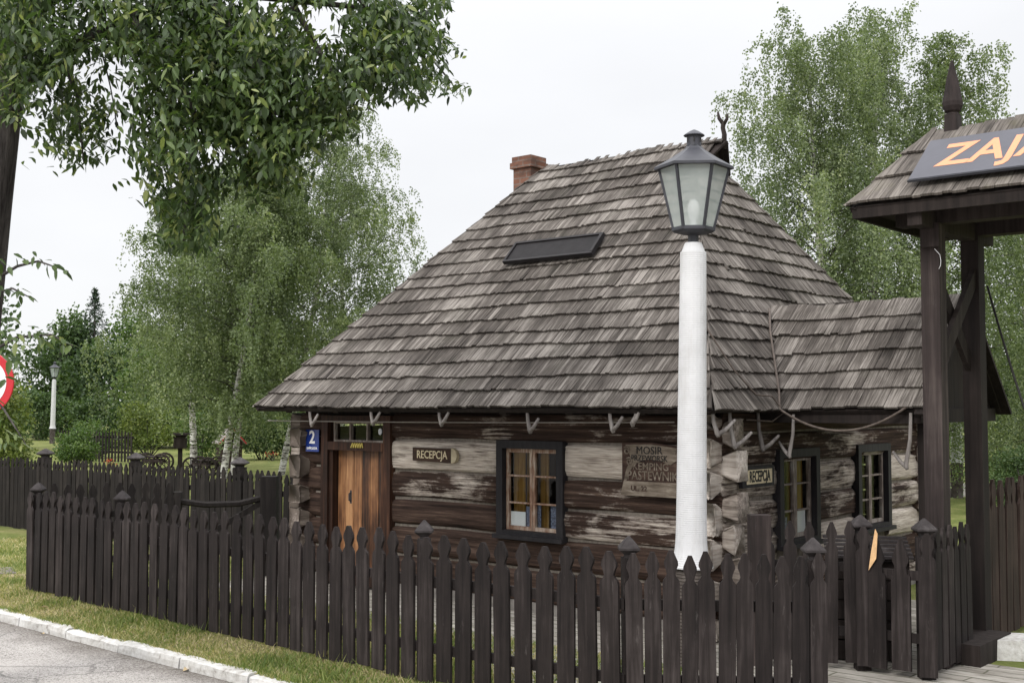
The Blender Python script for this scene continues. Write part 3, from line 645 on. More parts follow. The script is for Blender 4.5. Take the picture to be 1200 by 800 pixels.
# campsite board
s = at_house('campsite_board', -.735, -.055, 1.565, 0, 'weathered carved board reading MOSIR PRZEWORSK KEMPING PASTEWNIK behind white post', 'sign')
mb = MB(); mb.prism([(-.345, -.25), (.36, -.25), (.345, .22), (.0, .262), (-.345, .25)], -.012, .03); mb.build('board', M_oldboard, s)
mb = MB(); ar = [(-.36, -.26), (.375, -.26), (.375, -.12), (-.32, -.12)]; mb.prism(ar, -.022, -.012)
outer = [(-.30, .235), (.0, .245), (.30, .21), (.30, .10)]; inner = [(.22, .05), (.1, .088), (.0, .098), (-.1, .09), (-.2, .04), (-.26, -.04), (-.29, -.12), (-.32, -.12), (-.29, .0), (-.23, .10)]
mb.prism(outer + inner, -.020, -.012)
for (cx, cz) in ((-.285, .175), (-.255, .07), (.30, .16)):
    pts = [(cx + (.012 + .03 * k / 14) * math.cos(k * .62), -.02, cz + (.012 + .03 * k / 14) * math.sin(k * .62)) for k in range(15)]; mb.tube(pts, .009, 6)
mb.build('scroll_relief', M_oldpale, s)
lettering(s, 'MOSIR', .105, (-.02, -.024, .18), M_black, offset=.0); lettering(s, 'PRZEWORSK', .085, (-.02, -.024, .105), M_black, offset=.0, sx=.85)
lettering(s, 'KEMPING', .10, (-.01, -.016, .025), M_oldpale, offset=.001); lettering(s, 'PASTEWNIK', .125, (.01, -.016, -.065), M_oldpale, offset=.001, sx=.86)
lettering(s, 'UL. 22', .07, (-.14, -.026, -.19), M_oldboard, offset=.001)
# reception sign on the side wall
s = at_house('reception_sign', .055, .60, 1.50, R(90), 'dark board with cream panel reading RECEPCJA on the side wall', 'sign')
mb = MB(); mb.prism([(-.33, -.10), (.30, -.10), (.30, .10), (-.33, .10)], -.012, .025); mb.build('board', M_casing, s)
mb = MB(); mb.box((.0, -.014, .0), (.50, .006, .135)); mb.build('panel', M_cream, s)
lettering(s, 'RECEPCJA', .15, (0, -.019, -.002), M_black, offset=.003, sx=.62)
# louvred panel on the roof
c1 = local_hit(HM, 590, 309, Pf(0, 0, .085), (0, -math.sin(A), math.cos(A))); c2 = local_hit(HM, 692, 302, Pf(0, 0, .085), (0, -math.sin(A), math.cos(A))); c3 = local_hit(HM, 700, 278, Pf(0, 0, .085), (0, -math.sin(A), math.cos(A)))
hgt = (c3 - c2).length * .95; wd = (c2 - c1).length
s = empty('roof_panel', HM @ c1, UA, 'black ribbed solar panel lying on the front roof slope', 'panel'); s.rotation_euler = (A, math.atan2(c1.z - c2.z, wd) * .0, UA)
mb = MB(); mb.box((wd / 2, hgt / 2, .0), (wd - .06, hgt - .06, .03), m=0)
mb.build('collector', plain('black collector', (.012, .011, .012), .5, .3, .3, 12), s)
mb = MB()
for k in range(17): mb.box((wd / 2, .05 + (hgt - .1) * k / 16, .016), (wd - .09, .012, .008))
mb.build('ribs', plain('black ribs', (.018, .016, .017), .6, .2, .3), s)
mb = MB(); mb.box((wd / 2, .015, .01), (wd, .03, .05)); mb.box((wd / 2, hgt - .015, .01), (wd, .03, .05)); mb.box((.015, hgt / 2, .01), (.03, hgt - .06, .05)); mb.box((wd - .02, hgt / 2, .012), (.04, hgt - .06, .055)); mb.build('panel_frame', bpy.data.materials['black ribs'], s)

# ------------------------------------------------------------------ fences
def picket_mesh(w_, h_, th=.024, mat=None, notch=.23, name='picket', long_tip=False):
    mb = MB(); a = w_ / 2; k = notch
    half = [(a, 0), (a, h_ - k), (a * .93, h_ - k * .90), (a * .62, h_ - k * .80), (a * .50, h_ - k * .72), (a * .60, h_ - k * .60), (a * .84, h_ - k * .44), (a * .80, h_ - k * .34), (a * .40, h_ - k * .10), (a * .24, h_)]
    if long_tip: half = [(a, 0), (a, h_ - k), (a * .7, h_ - k * .93), (a * .6, h_ - k * .75), (a * .85, h_ - k * .6), (a * .8, h_ - k * .45), (a * .12, h_)]
    pts = half + [(-x, z) for x, z in reversed(half)]
    mb.prism(pts, -th / 2, th / 2); return mb.mesh(name, mat)
def post_parts(parent, loc, h_, size, mat, cap=True, name='post'):
    mb = MB(); s_ = size
    mb.box((0, 0, h_ / 2), (s_, s_, h_))
    o = mb.build(name, mat, parent, loc=loc)
    if cap:
        mb = MB(); mb.lathe([(s_ * .45, 0), (s_ * .45, .02), (s_ * .62, .035), (s_ * .98, .055), (s_ * .98, .07), (s_ * .5, .115), (s_ * .08, .15)], n=4, rot=R(45)); mb.build('post_cap', M_hook if cap == 2 else M_cap, o, loc=(0, 0, h_))
    return o
M_cap = wood('grey fence cap', (.025, .021, .021), (.048, .042, .042), (.105, .096, .094), (14, 14, 14), 4, 0, .4, .8)
def run(parent, p0, p1, n, mesh_list, off=.045, jit=.014, z=.03, zf=None, skip=(), lean=.010, flip=1):
    """n pickets between two points (in the parent's frame, which is unrotated)"""
    d = Vector((p1[0] - p0[0], p1[1] - p0[1], 0)); ln = d.length; d.normalize(); nn = Vector((d.y, -d.x, 0)) * flip; ang = math.atan2(d.y, d.x)
    for k in range(n):
        if k in skip: continue
        t = (k + .5) / n; p = Vector((p0[0], p0[1], 0)) + d * (ln * t) + nn * off
        o = put('picket', random.choice(mesh_list), parent, (p.x, p.y, z + random.uniform(-jit, jit)), (random.uniform(-lean, lean), random.uniform(-lean, lean) * 1.5, ang + random.uniform(-.02, .02)))
def rails(parent, p0, p1, zs, mat, off=0, wd=.035, ht=.075):
    d = Vector((p1[0] - p0[0], p1[1] - p0[1], 0)).normalized(); nn = Vector((d.y, -d.x, 0))
    for z in zs:
        mb = MB(); a = Vector((p0[0], p0[1], z)) + nn * off; b = Vector((p1[0], p1[1], z)) + nn * off; mb.bar(a - a, b - a, wd, ht); mb.build('rail', mat, parent, loc=a)
P0 = Vector((-5.72, 14.2, 0)); P1 = Vector((-.73, 9.55, 0)); P2 = Vector((.80, 8.40, 0)); P3 = Vector((2.17, 8.28, 0))
org = P0.copy()
fence = empty('picket_fence', org, 0, 'low dark brown picket fence with diamond tips along the grass verge', 'fence')
pm = [picket_mesh(.142, 1.14, mat=M_fence), picket_mesh(.148, 1.13, mat=M_fence), picket_mesh(.140, 1.15, mat=M_fence)]
pm2 = [picket_mesh(.146, 1.13, mat=M_fence), picket_mesh(.152, 1.14, mat=M_fence)]
pm3 = [picket_mesh(.114, 1.13, mat=M_fence), picket_mesh(.118, 1.145, mat=M_fence)]
run(fence, P0 - org, P1 - org, 37, pm, skip=()); run(fence, P1 - org, P2 - org, 10, pm2); run(fence, P2 - org, P3 - org, 11, pm3)
for a, b in ((P0, P1), (P1, P2), (P2, P3)): rails(fence, a - org, b - org, (.28, .80), M_fence, .012)
for p in (P0 + (P1 - P0) * .012, P0 + (P1 - P0) * .30, P1, P2, P2 + (P3 - P2) * .93):
    q = p - org + Vector((.025, .04, 0)); post_parts(fence, q, 1.12, .105, M_fence)
# inner return fence with its garden gate
Q0 = Vector((-5.62, 14.45, 0)); Q1 = Vector((-3.12, 15.35, 0)); org = Q0.copy()
ret = empty('garden_fence', org, 0, 'short dark inner picket fence with open railed gate beside the house corner', 'fence')
dq = Q1 - Q0
run(ret, (0, 0), dq * .56, 10, [picket_mesh(.115, 1.2, mat=M_fence_far), picket_mesh(.12, 1.19, mat=M_fence_far)]); rails(ret, (0, 0), dq * .56, (.3, .85), M_fence_far, .012)
post_parts(ret, dq, 1.27, .2, M_fence_far, cap=False); post_parts(ret, dq * .57, 1.1, .1, M_fence_far, cap=False)
mb = MB()
a = dq * .58; b = dq * .97
mb.tube([(a.x, a.y, .98), ((a.x * .7 + b.x * .3), a.y * .7 + b.y * .3, .93), ((a.x * .3 + b.x * .7), a.y * .3 + b.y * .7, .93), (b.x, b.y, 1.0)], .04, 6); mb.tube([(a.x, a.y, .35), (b.x, b.y, .35)], .035, 6); mb.bar((a.x, a.y, .35), (b.x, b.y, .95), .03, .07)
mb.build('gate_leaf', M_fence_far, ret)
# tall old fence at the back left
B0 = Vector((-10.3, 22.3, 0)); B1 = Vector((-2.95, 16.4, 0)); org = B0.copy()
bf = empty('back_fence', org, 0, 'long blackish picket fence with thin pointed pales before the lawn', 'fence')
run(bf, (0, 0), B1 - B0, 76, [picket_mesh(.108, 1.24, .02, M_fence_far, .17, long_tip=True), picket_mesh(.112, 1.21, .02, M_fence_far, .17, long_tip=True)], lean=.012, jit=.02); rails(bf, (0, 0), B1 - B0, (.3, .95), M_fence_far, .01)
for t in (.01, .30, .585, .86): post_parts(bf, (B1 - B0) * t + Vector((.03, .05, 0)), 1.28, .17, M_fence_far)
# ------------------------------------------------------------------ roofed entrance gate
GP = Vector((3.586, 10.05, 0)); gate = empty('entrance_gate', GP, UA, 'roofed timber entrance gate with braced dark posts and shingle roof', 'gate')
GM = wm(gate); GD = .97; LG = 4.0
def gpost(x, y, z0, mat):
    mb = MB(); mb.box((x, y, (z0 + 3.80) / 2), (.158, .158, 3.80 - z0)); mb.build('gate_post', mat, gate)
gpost(0, 0, 0, M_gatewood); gpost(0, GD, .16, M_beam); gpost(LG - .9, 0, 0, M_gatewood); gpost(LG - .9, GD, .16, M_beam)
for x in (0, LG - .9):
    mb = MB(); mb.box((x + .10, GD - .40, .09), (.34, .80, .19)); mb.build('footing_block', M_beam, gate)
    for (z0, z1, o_) in ((2.50, 3.42, .03), (3.42, 2.50, -.03)):
        mb = MB(); mb.bar((x + o_, -.01, z0), (x + o_, GD + .01, z1), .13, .045, up=(1, 0, 0)); mb.build('cross_brace', M_beam, gate)
    mb = MB(); mb.box((x, GD / 2, 3.75), (.12, GD + .8, .15)); mb.build('tie_beam', M_beam, gate)
    mb = MB(); mb.bar((x + .02, -.115, 3.52), (x + .02, -.115, 3.72), .16, .03, up=(0, 1, 0)); mb.build('post_bracket', M_gatewood, gate)
gx0, gx1, gy0, gy1 = -.54, LG - .4, -.46, GD + .46; gyr = (gy0 + gy1) / 2; GZE, GZR = 3.874, 4.63
for y in (0, GD):
    mb = MB(); mb.box(((gx0 + gx1) / 2, y, 3.80), (gx1 - gx0 - .5, .16, .16)); mb.build('top_plate', M_beam, gate)
GA = math.atan2(GZR - GZE, gyr - gy0); GS = math.hypot(GZR - GZE, gyr - gy0); hx = .36
Pg = lambda x, s, t: Vector((x, gy0 + s * math.cos(GA), GZE + s * math.sin(GA))) + Vector((0, -math.sin(GA), math.cos(GA))) * t
Pg2 = lambda x, s, t: Vector((x, gy1 - s * math.cos(GA), GZE + s * math.sin(GA))) + Vector((0, math.sin(GA), math.cos(GA))) * t
GB = math.atan2(GZR - GZE, hx); GSB = math.hypot(GZR - GZE, hx)
Pg3 = lambda y, s, t: Vector((gx0 + s * math.cos(GB), y, GZE + s * math.sin(GB))) + Vector((-math.sin(GB), 0, math.cos(GB))) * t
Pg4 = lambda y, s, t: Vector((gx1 - s * math.cos(GB), y, GZE + s * math.sin(GB))) + Vector((math.sin(GB), 0, math.cos(GB))) * t
mb = MB(); xl = lambda s: gx0 + hx * s / GS - .01; xr = lambda s: gx1 - hx * s / GS + .01
shingles(mb, Pg, xl, xr, GS, GS / 3, .06, .12, .05, .022, .07); shingles(mb, Pg2, xl, xr, GS, GS / 3, .06, .12, .05, .022, 0)
for P in (Pg3, Pg4): shingles(mb, P, lambda s: lerp(gy0, gyr, s / GSB) - .01, lambda s: lerp(gy1, gyr, s / GSB) + .01, GSB, GSB / 3, .06, .12, .05, .022)
groof = mb.build('gate_roof', M_shingle_gate, gate)
md = MB()
deck(Pg, [(gx0, 0), (gx1, 0), (gx1 - hx, GS), (gx0 + hx, GS)]); deck(Pg2, [(gx0, 0), (gx1, 0), (gx1 - hx, GS), (gx0 + hx, GS)]); deck(Pg3, [(gy0, 0), (gy1, 0), (gyr, GSB)]); deck(Pg4, [(gy0, 0), (gy1, 0), (gyr, GSB)])
md.box(((gx0 + gx1) / 2, gy0 + .03, GZE - .05), (gx1 - gx0 - .04, .03, .10)); md.box(((gx0 + gx1) / 2, gy1 - .03, GZE - .05), (gx1 - gx0 - .04, .03, .10)); md.box((gx0 + .035, gyr, GZE - .052), (.03, gy1 - gy0 - .1, .10)); md.box((gx1 - .035, gyr, GZE - .052), (.03, gy1 - gy0 - .1, .10))
md.box(((gx0 + gx1) / 2, gyr, GZE - .02), (gx1 - gx0 - .12, gy1 - gy0 - .12, .02))
md.build('roof_boarding', M_beam, groof)
fp = local_hit(GM, 1117, 155, (0, gyr, 0), (0, 1, 0))
mb = MB(); mb.box((fp.x, gyr, GZR - .02), (.13, .13, .30), taper=.85)
mb.lathe([(.055, .13), (.06, .15), (.05, .165), (.07, .18), (.088, .22), (.09, .26), (.075, .33), (.055, .45), (.03, .55), (.012, .635)], (fp.x, gyr, GZR - .02), 10)
mb.build('finial', M_gatewood, groof)
# the ZAJAZD board lying on the gate roof
nrm = (0, -math.sin(GA), math.cos(GA)); g1 = local_hit(GM, 1065, 212, Pg(0, 0, .10), nrm); g2 = local_hit(GM, 1083, 168, Pg(0, 0, .10), nrm)
sh = math.hypot(g2.y - g1.y, g2.z - g1.z); sw = 2.35
s = empty('inn_sign', GM @ g1, UA, 'grey board with orange letters ZAJAZD lying on the gate roof', 'sign'); s.rotation_euler = (GA, 0, UA)
mb = MB(); mb.box((sw / 2, sh / 2, 0.007), (sw, sh, .016)); mb.build('board', plain('grey sign face', (.075, .075, .09), .6, .35, .12, 2.5), s)
mb = MB(); mb.box((sw / 2, -.006, .0), (sw + .02, .010, .022)); mb.build('board_edge', M_metal, s)
tm = text_mesh('ZAJAZD', sh * .78, plain('orange letters', (.66, .27, .14), .6, .3, .05), .0006, .010, 'LEFT', .05, .80); put('lettering', tm, s, (.17, sh * .5, .0165))
# gate side fence: wicket, corner post and pales between the gate posts
W0 = Vector((2.10, 10.15, 0)); W1 = Vector((2.90, 9.94, 0)); W2 = Vector((3.32, 9.62, 0)); org = W0.copy()
wf = empty('wicket_fence', org, 0, 'dark wicket fence with broken pale tip between house corner and gate', 'fence')
run(wf, W0 - org, W1 - org, 5, [picket_mesh(.105, 1.16, mat=M_fence), picket_mesh(.11, 1.15, mat=M_fence)], z=.06); rails(wf, W0 - org, W1 - org, (.32, .85), M_fence, .012)
pmw = [picket_mesh(.135, 1.13, mat=M_fence)]
d12 = W2 - W1
run(wf, W1 - org + d12 * .10, W1 - org + d12 * .86, 2, [picket_mesh(.155, 1.05, mat=M_fence, notch=.30, long_tip=True)], off=.07, z=.06); rails(wf, W1 - org, W2 - org, (.32, .82), M_fence, .03)
mb = MB(); q = W1 - org + d12 * .25 + Vector((d12.y, -d12.x, 0)).normalized() * .10
mb.prism([(-.03, 0), (.035, .10), (.05, .30), (.03, .34), (-.005, .16)], -.003, .003); mb.build('split_wood', plain('fresh split wood', (.66, .42, .22), .8, .2, .2, 25), wf, loc=(q.x, q.y, .84), rot=(0, 0, math.atan2(d12.y, d12.x)))
post_parts(wf, (0, 0, 0), 1.26, .17, M_gatewood, cap=False)
for p in (W1, W2): post_parts(wf, p - org, 1.13, .115, M_fence)
W3 = W2 + v * .10 + u * .03; W4 = W2 + v * .98 + u * .03
put('picket', pmw[0], wf, (W1 - org + Vector((-.005, -.10, .06))), (0, 0, -.1)); put('picket', pmw[0], wf, (W2 - org + Vector((-.02, -.11, .04))), (0, 0, -.3))
run(wf, W3 - org, W4 - org, 6, [picket_mesh(.12, 1.14, mat=M_fence), picket_mesh(.115, 1.13, mat=M_fence)], off=.0, z=.05); rails(wf, W3 - org, W4 - org, (.32, .82), M_fence, -.03)
bn = empty('wooden_bin', Vector((3.10, 10.45, 0)), R(-12), 'dark plank bin with slatted lid behind the broken pickets', 'bin')
mb = MB()
for k in range(5): mb.box((.0, -.2, .1 + k * .17), (.66, .03, .155)); mb.box((-.32, .03, .1 + k * .17), (.03, .42, .155)); mb.box((.32, .03, .1 + k * .17), (.03, .42, .155)); mb.box((.0, .25, .1 + k * .17), (.66, .03, .155))
mb.build('box', M_beam, bn)
mb = MB()
for k in range(6): mb.bar((-.36, -.27 + k * .105, .90 + k * .022), (.36, -.27 + k * .105, .90 + k * .022), .09, .02)
mb.build('lid', M_cap, bn)
T0 = GM @ Vector((.02, GD + .06, 0)); T1 = GM @ Vector((.02, GD + 3.4, 0)); org = T0.copy()
tf = empty('side_fence', org, 0, 'tall reddish brown picket fence running back from the right gate post', 'fence')
run(tf, (0, 0), T1 - T0, 17, [picket_mesh(.165, 1.45, .026, M_redfence, .30), picket_mesh(.16, 1.46, .026, M_redfence, .30)], off=.0, z=.04); rails(tf, (0, 0), T1 - T0, (.35, 1.05), M_redfence, -.03)
for t in (.5, .98): post_parts(tf, (T1 - T0) * t + Vector((-.12, .06, 0)), 1.4, .12, M_redfence, cap=False)
mb = MB(); kk = GM @ Vector((.55, GD - .05, 0)); mb.box((0, 0, .07), (.75, .42, .2), taper=.9); o = mb.build('kerb_stone', M_kerb, loc=G(1192, 772) + Vector((.12, .1, 0)), rot=(0, 0, UA + .5)); tag(o, 'white painted stone block beside the dark footing of the gate post', 'stone')

# ------------------------------------------------------------------ street lamps
def make_lamp(loc, label):
    t = empty('street_lamp', loc, 0, label, 'street lamp', 'white post lantern lamps')
    mb = MB(); prof = []; z = .83; r0 = .165
    zt, k = 3.48, 0
    while z < zt:
        f = (z - .83) / (zt - .83); r_ = lerp(.130, .110, f) + .055 * math.exp(-f * 34)
        prof += [(r_ + .0015, z), (r_ - .0002, z + .0145)]; z += .018
    prof += [(.105, zt), (.075, 3.56), (.07, 3.57)]
    mb.lathe(prof, n=24); mb.build('post', M_white, t)
    mb = MB(); prof = []; z = 0
    while z < .81: prof += [(.150, z), (.140, z + .022)]; z += .028
    prof += [(.14, .83)]; mb.lathe(prof, n=16); mb.build('post_base', M_ribbrown, t)
    mb = MB(); mb.lathe([(.045, 3.55), (.045, 3.63), (.06, 3.64), (.16, 3.655), (.185, 3.675), (.185, 3.69), (.12, 3.692)], n=6, rot=0); mb.build('lantern_base', M_metal, t)
    zb, ztp, rb, rt = 3.685, 4.215, .170, .298
    mb = MB()
    for k in range(6):
        a = R(60 * k); mb.bar((rb * math.cos(a), rb * math.sin(a), zb), (rt * math.cos(a), rt * math.sin(a), ztp), .022, .022)
        a2 = R(60 * k + 60); mb.bar((rt * math.cos(a), rt * math.sin(a), ztp), (rt * math.cos(a2), rt * math.sin(a2), ztp), .022, .03); mb.bar((rb * math.cos(a), rb * math.sin(a), zb), (rb * math.cos(a2), rb * math.sin(a2), zb), .022, .03)
    mb.build('lantern_frame', M_metal, t)
    for k in range(6):
        a, a2 = R(60 * k), R(60 * k + 60); mb = MB(); e = .985
        pts = [(rb * e * math.cos(a), rb * e * math.sin(a), zb), (rb * e * math.cos(a2), rb * e * math.sin(a2), zb), (rt * e * math.cos(a2), rt * e * math.sin(a2), ztp), (rt * e * math.cos(a), rt * e * math.sin(a), ztp)]
        mb.add(pts, [(0, 1, 2, 3)]); mb.build('glass_pane', M_lglass, t)
    mb = MB(); mb.lathe([(.338, 4.200), (.338, 4.222), (.20, 4.30), (.085, 4.375), (.066, 4.40), (.062, 4.405)], n=6); mb.build('lantern_roof', M_metal, t)
    mb = MB(); mb.lathe([(.062, 4.40), (.062, 4.49)], n=12)
    mb.lathe([(.090, 4.490), (.09, 4.497), (.04, 4.53), (.008, 4.545)], n=12)
    for k in range(6): mb.box((.0615 * math.cos(R(60 * k + 30)), .0615 * math.sin(R(60 * k + 30)), 4.452), (.012, .012, .035), m=1)
    mb.build('vent_cap', [M_metal, M_black], t)
    mb = MB(); mb.lathe([(.03, 3.69), (.03, 3.74), (.024, 3.75), (.045, 3.80), (.052, 3.86), (.04, 3.92), (.012, 3.95)], n=10); mb.build('bulb', M_bulb, t, smooth=True)
    return t
LP = D(809, 778, 10.07); LP.z = 0
lamp = make_lamp(LP, 'tall white ribbed post lamp with hexagonal lantern before the house corner')
lamp.rotation_euler = (0, R(.85), R(-8))
l2 = copy_tree(lamp); p = D(61, 520, 66); l2.location = (p.x, p.y, 0.0); l2['label'] = 'small far white lamp post beside dark trees at far left'
l3 = copy_tree(lamp); p = D(1121, 570, 28); l3.location = (p.x, p.y, 0); l3['label'] = 'far white lamp post glimpsed between the two gate posts'

# ------------------------------------------------------------------ traffic sign
sp_ = D(-15, 448, 11.6); ts = empty('road_sign', (sp_.x, sp_.y, 0), R(-14), 'round red rimmed white weight limit sign at left edge', 'road sign')
M_redp = plain('red sign paint', (.52, .025, .035), .4, .4, .06)
mb = MB(); mb.lathe([(.30, -.006), (.30, .006), (.296, .008)], n=48); mb.build('sign_face', [M_redp], ts, loc=(0, 0, sp_.z), rot=(R(90), 0, 0))
mb = MB(); mb.lathe([(.222, 0), (.222, .003)], n=48); mb.build('white_disc', M_wh, ts, loc=(0, -.0075, sp_.z), rot=(R(90), 0, 0))
put('lettering', text_mesh('3,5t', .19, M_black, .001, .004), ts, (0, -.0125, sp_.z), (R(90), 0, 0))
mb = MB(); mb.tube([(0, .04, 0), (0, .04, sp_.z + .35)], .03, 12); mb.build('sign_post', plain('galvanised steel', (.32, .33, .34), .5, .5), ts)

# ------------------------------------------------------------------ cables and small hangings
def cable(name, pts, r_, mat, label, cat='cable'):
    P = [Vector(p) for p in pts]; o0 = P[0]; mb = MB(); mb.tube([p - o0 for p in P], r_, 6); o = mb.build(name, mat, loc=o0, smooth=True); return tag(o, label, cat)
def sagline(a, b, sag, n=14):
    a, b = Vector(a), Vector(b); return [a.lerp(b, i / n) - Vector((0, 0, sag * 4 * (i / n) * (1 - i / n))) for i in range(n + 1)]
M_cable = plain('pale grey cable', (.30, .27, .24), .6, .3, .2, 20); M_rust = plain('brown cable', (.10, .08, .068), .7, .2, .3, 20)
cable('wire', [HM @ p for p in sagline((-LX - .25, -.30, 1.99), (-.3, -.34, 2.03), .012)], .0065, M_cable, 'thin pale wire strung along the front wall below the eaves', 'wire')
pa = [Pa(-.35, SA * .92, .08), Pa(-.22, SA * .7, .08), Pa(.0, SA * .4, .09), Pa(.20, SA * .12, .08), Vector((.27, YA0 - .06, ZE + .0))]
cable('cable', [HM @ p for p in pa] + [HM @ p for p in sagline((.27, YA0 - .06, ZE), (1.50, YA0 - .02, ZE + .02), .21, 18)][1:], .012, M_rust, 'thick brown cable drooping from the porch roof valley across the eave')
pb = [Pr(.10, SB * .42, .07), Pr(.02, SB * .30, .07), Pr(.10, SB * .12, .07), Pr(.25, SB * .035, .07), Pr(.55, SB * .03, .07), Vector((.28, .72, ZE - .03)), Vector((.2, .62, ZE - .12)), Vector((.1, .3, ZE - .1))]
cable('cable', [HM @ p for p in pb], .009, M_rust, 'thin dark cable looping down the right roof slope to the corner')
cable('hose', [GM @ p for p in [GM.inverted() @ q for q in sagline(D(1157, 335, 10.9), D(1215, 520, 10.3), .05)]], .011, M_black, 'black hose slanting down from the right gate post', 'hose')
p = GM @ Vector((.06, -.125, 3.50)); cable('rope_loop', [p, p + Vector((.04, -.01, -.05)), p + Vector((.048, -.01, -.10)), p + Vector((.045, -.01, -.14)), p + Vector((.03, -.01, -.17))], .0022, M_wh, 'small white string hanging from the front gate post', 'string')

# ------------------------------------------------------------------ foliage tools
def quads(cent, dirs, nor, ln, wd):
    """leaf-like diamonds: cent (n,3), dirs = leaf axis, nor = normal"""
    side = np.cross(dirs, nor); side /= np.linalg.norm(side, axis=1, keepdims=True) + 1e-9
    a = cent; b = cent + dirs * (ln * .45)[:, None] + side * (wd / 2)[:, None]; c = cent + dirs * ln[:, None]; d = cent + dirs * (ln * .45)[:, None] - side * (wd / 2)[:, None]
    V = np.stack([a, b, c, d], 1).reshape(-1, 3); n = len(cent); Fc = np.arange(4 * n).reshape(n, 4); return V, Fc
def unit(n):
    x = rng.normal(size=(n, 3)); return x / np.linalg.norm(x, axis=1, keepdims=True)
def tube_into(mb, pts, r0, r1, n=6):
    k = len(pts); mb.tube(pts, [lerp(r0, r1, i / (k - 1)) for i in range(k)], n, cap=False)
def birch(base, h_, rad, label, group, lean=(0, 0), leaves=26000, mat=None, crown0=.25, droop=1.0, trunk_r=.13, leaf=.085, asym=(0, 0), shape=.75, limbs=46, strands=16, sw=.22):
    t = empty('birch_tree', base, 0, label, 'tree', group); mt = MB(); ml = MB()
    def axis(f): return Vector((lean[0] * f + .12 * math.sin(f * 5 + base[0]), lean[1] * f + .1 * math.sin(f * 4 + base[1]), h_ * f))
    mt.tube([axis(i / 14) for i in range(14)], [max(.015, trunk_r * (1 - i / 14) ** .8) for i in range(14)], 9, cap=False)
    per = leaves // limbs; C_, D_, N_, RN = [], [], [], []
    for i in range(limbs):
        f = crown0 + (1 - crown0) * ((i + .5) / limbs) ** .85 * .97; az = i * 2.399 + random.uniform(-.5, .5)
        rel = (f - crown0) / (1 - crown0)
        prof = (min(1, rel / .22 + .45)) * (1 - rel ** 2.2) ** shape
        Lb = rad * max(.16, prof) * random.choice((.55, .8, 1.0, 1.1, 1.3)) * random.uniform(.9, 1.1)
        a0 = axis(f); dx = Vector((math.cos(az), math.sin(az), 0)); rise = lerp(.35, 1.3, rel) * random.uniform(.7, 1.2)
        pts = [a0]
        for q in range(1, 8):
            s_ = q / 7; pts.append(a0 + dx * (Lb * s_) + Vector((asym[0] * s_ * prof, asym[1] * s_ * prof, Lb * rise * (s_ - .62 * s_ * s_ * (1.25 - .5 * rel)))) + Vector((0, 0, .1 * math.sin(s_ * 6 + i))))
        rel < .8 and tube_into(ml, pts[:6], trunk_r * .2 * (1 - .6 * f), .004, 5)
        pa_ = np.array(pts); ns = max(6, int(strands * (.5 + Lb / rad))); lv = max(6, int(per * (.35 + .9 * Lb / rad) / ns))
        tone = random.gauss(0, .10)
        for k in range(ns):
            s_ = random.uniform(.12, 1.02) ** .8 * 7; j = min(6, int(s_)); o = pa_[j] + (pa_[j + 1] - pa_[j]) * (s_ - j)
            o = o + rng.normal(size=3) * np.array([.22, .22, .15]) * rad * .24
            ln = random.uniform(.35, 1.25) * droop * (1.25 - .5 * rel); sway = rng.normal(size=3) * sw; tt = rng.random(lv) ** .9
            pos = o + np.stack([sway[0] * tt + dx.x * .3 * tt * (1 - tt), sway[1] * tt + dx.y * .3 * tt * (1 - tt), .12 * np.sin(tt * 3.1) - ln * tt ** 1.3], 1) + rng.normal(size=(lv, 3)) * .048
            dd = np.stack([rng.normal(size=lv) * .6, rng.normal(size=lv) * .6, -.6 + rng.normal(size=lv) * .5], 1); dd /= np.linalg.norm(dd, axis=1, keepdims=True)
            C_.append(pos); D_.append(dd); N_.append(unit(lv)); RN.append(np.clip(.45 + tone + random.gauss(0, .1) + rng.normal(size=lv) * .16, 0, 1))
    C_ = np.concatenate(C_); D_ = np.concatenate(D_); N_ = np.concatenate(N_); RN = np.concatenate(RN); n = len(C_)
    V, Fc = quads(C_, D_, N_, leaf * rng.uniform(.7, 1.2, n), leaf * .72 * rng.uniform(.7, 1.2, n))
    put('crown', np_mesh('crown', V, Fc, mat or M_birch, RN), t)
    mt.build('trunk', M_bark_birch, t, smooth=True); ml.build('limb', M_bark, t, smooth=True); return t
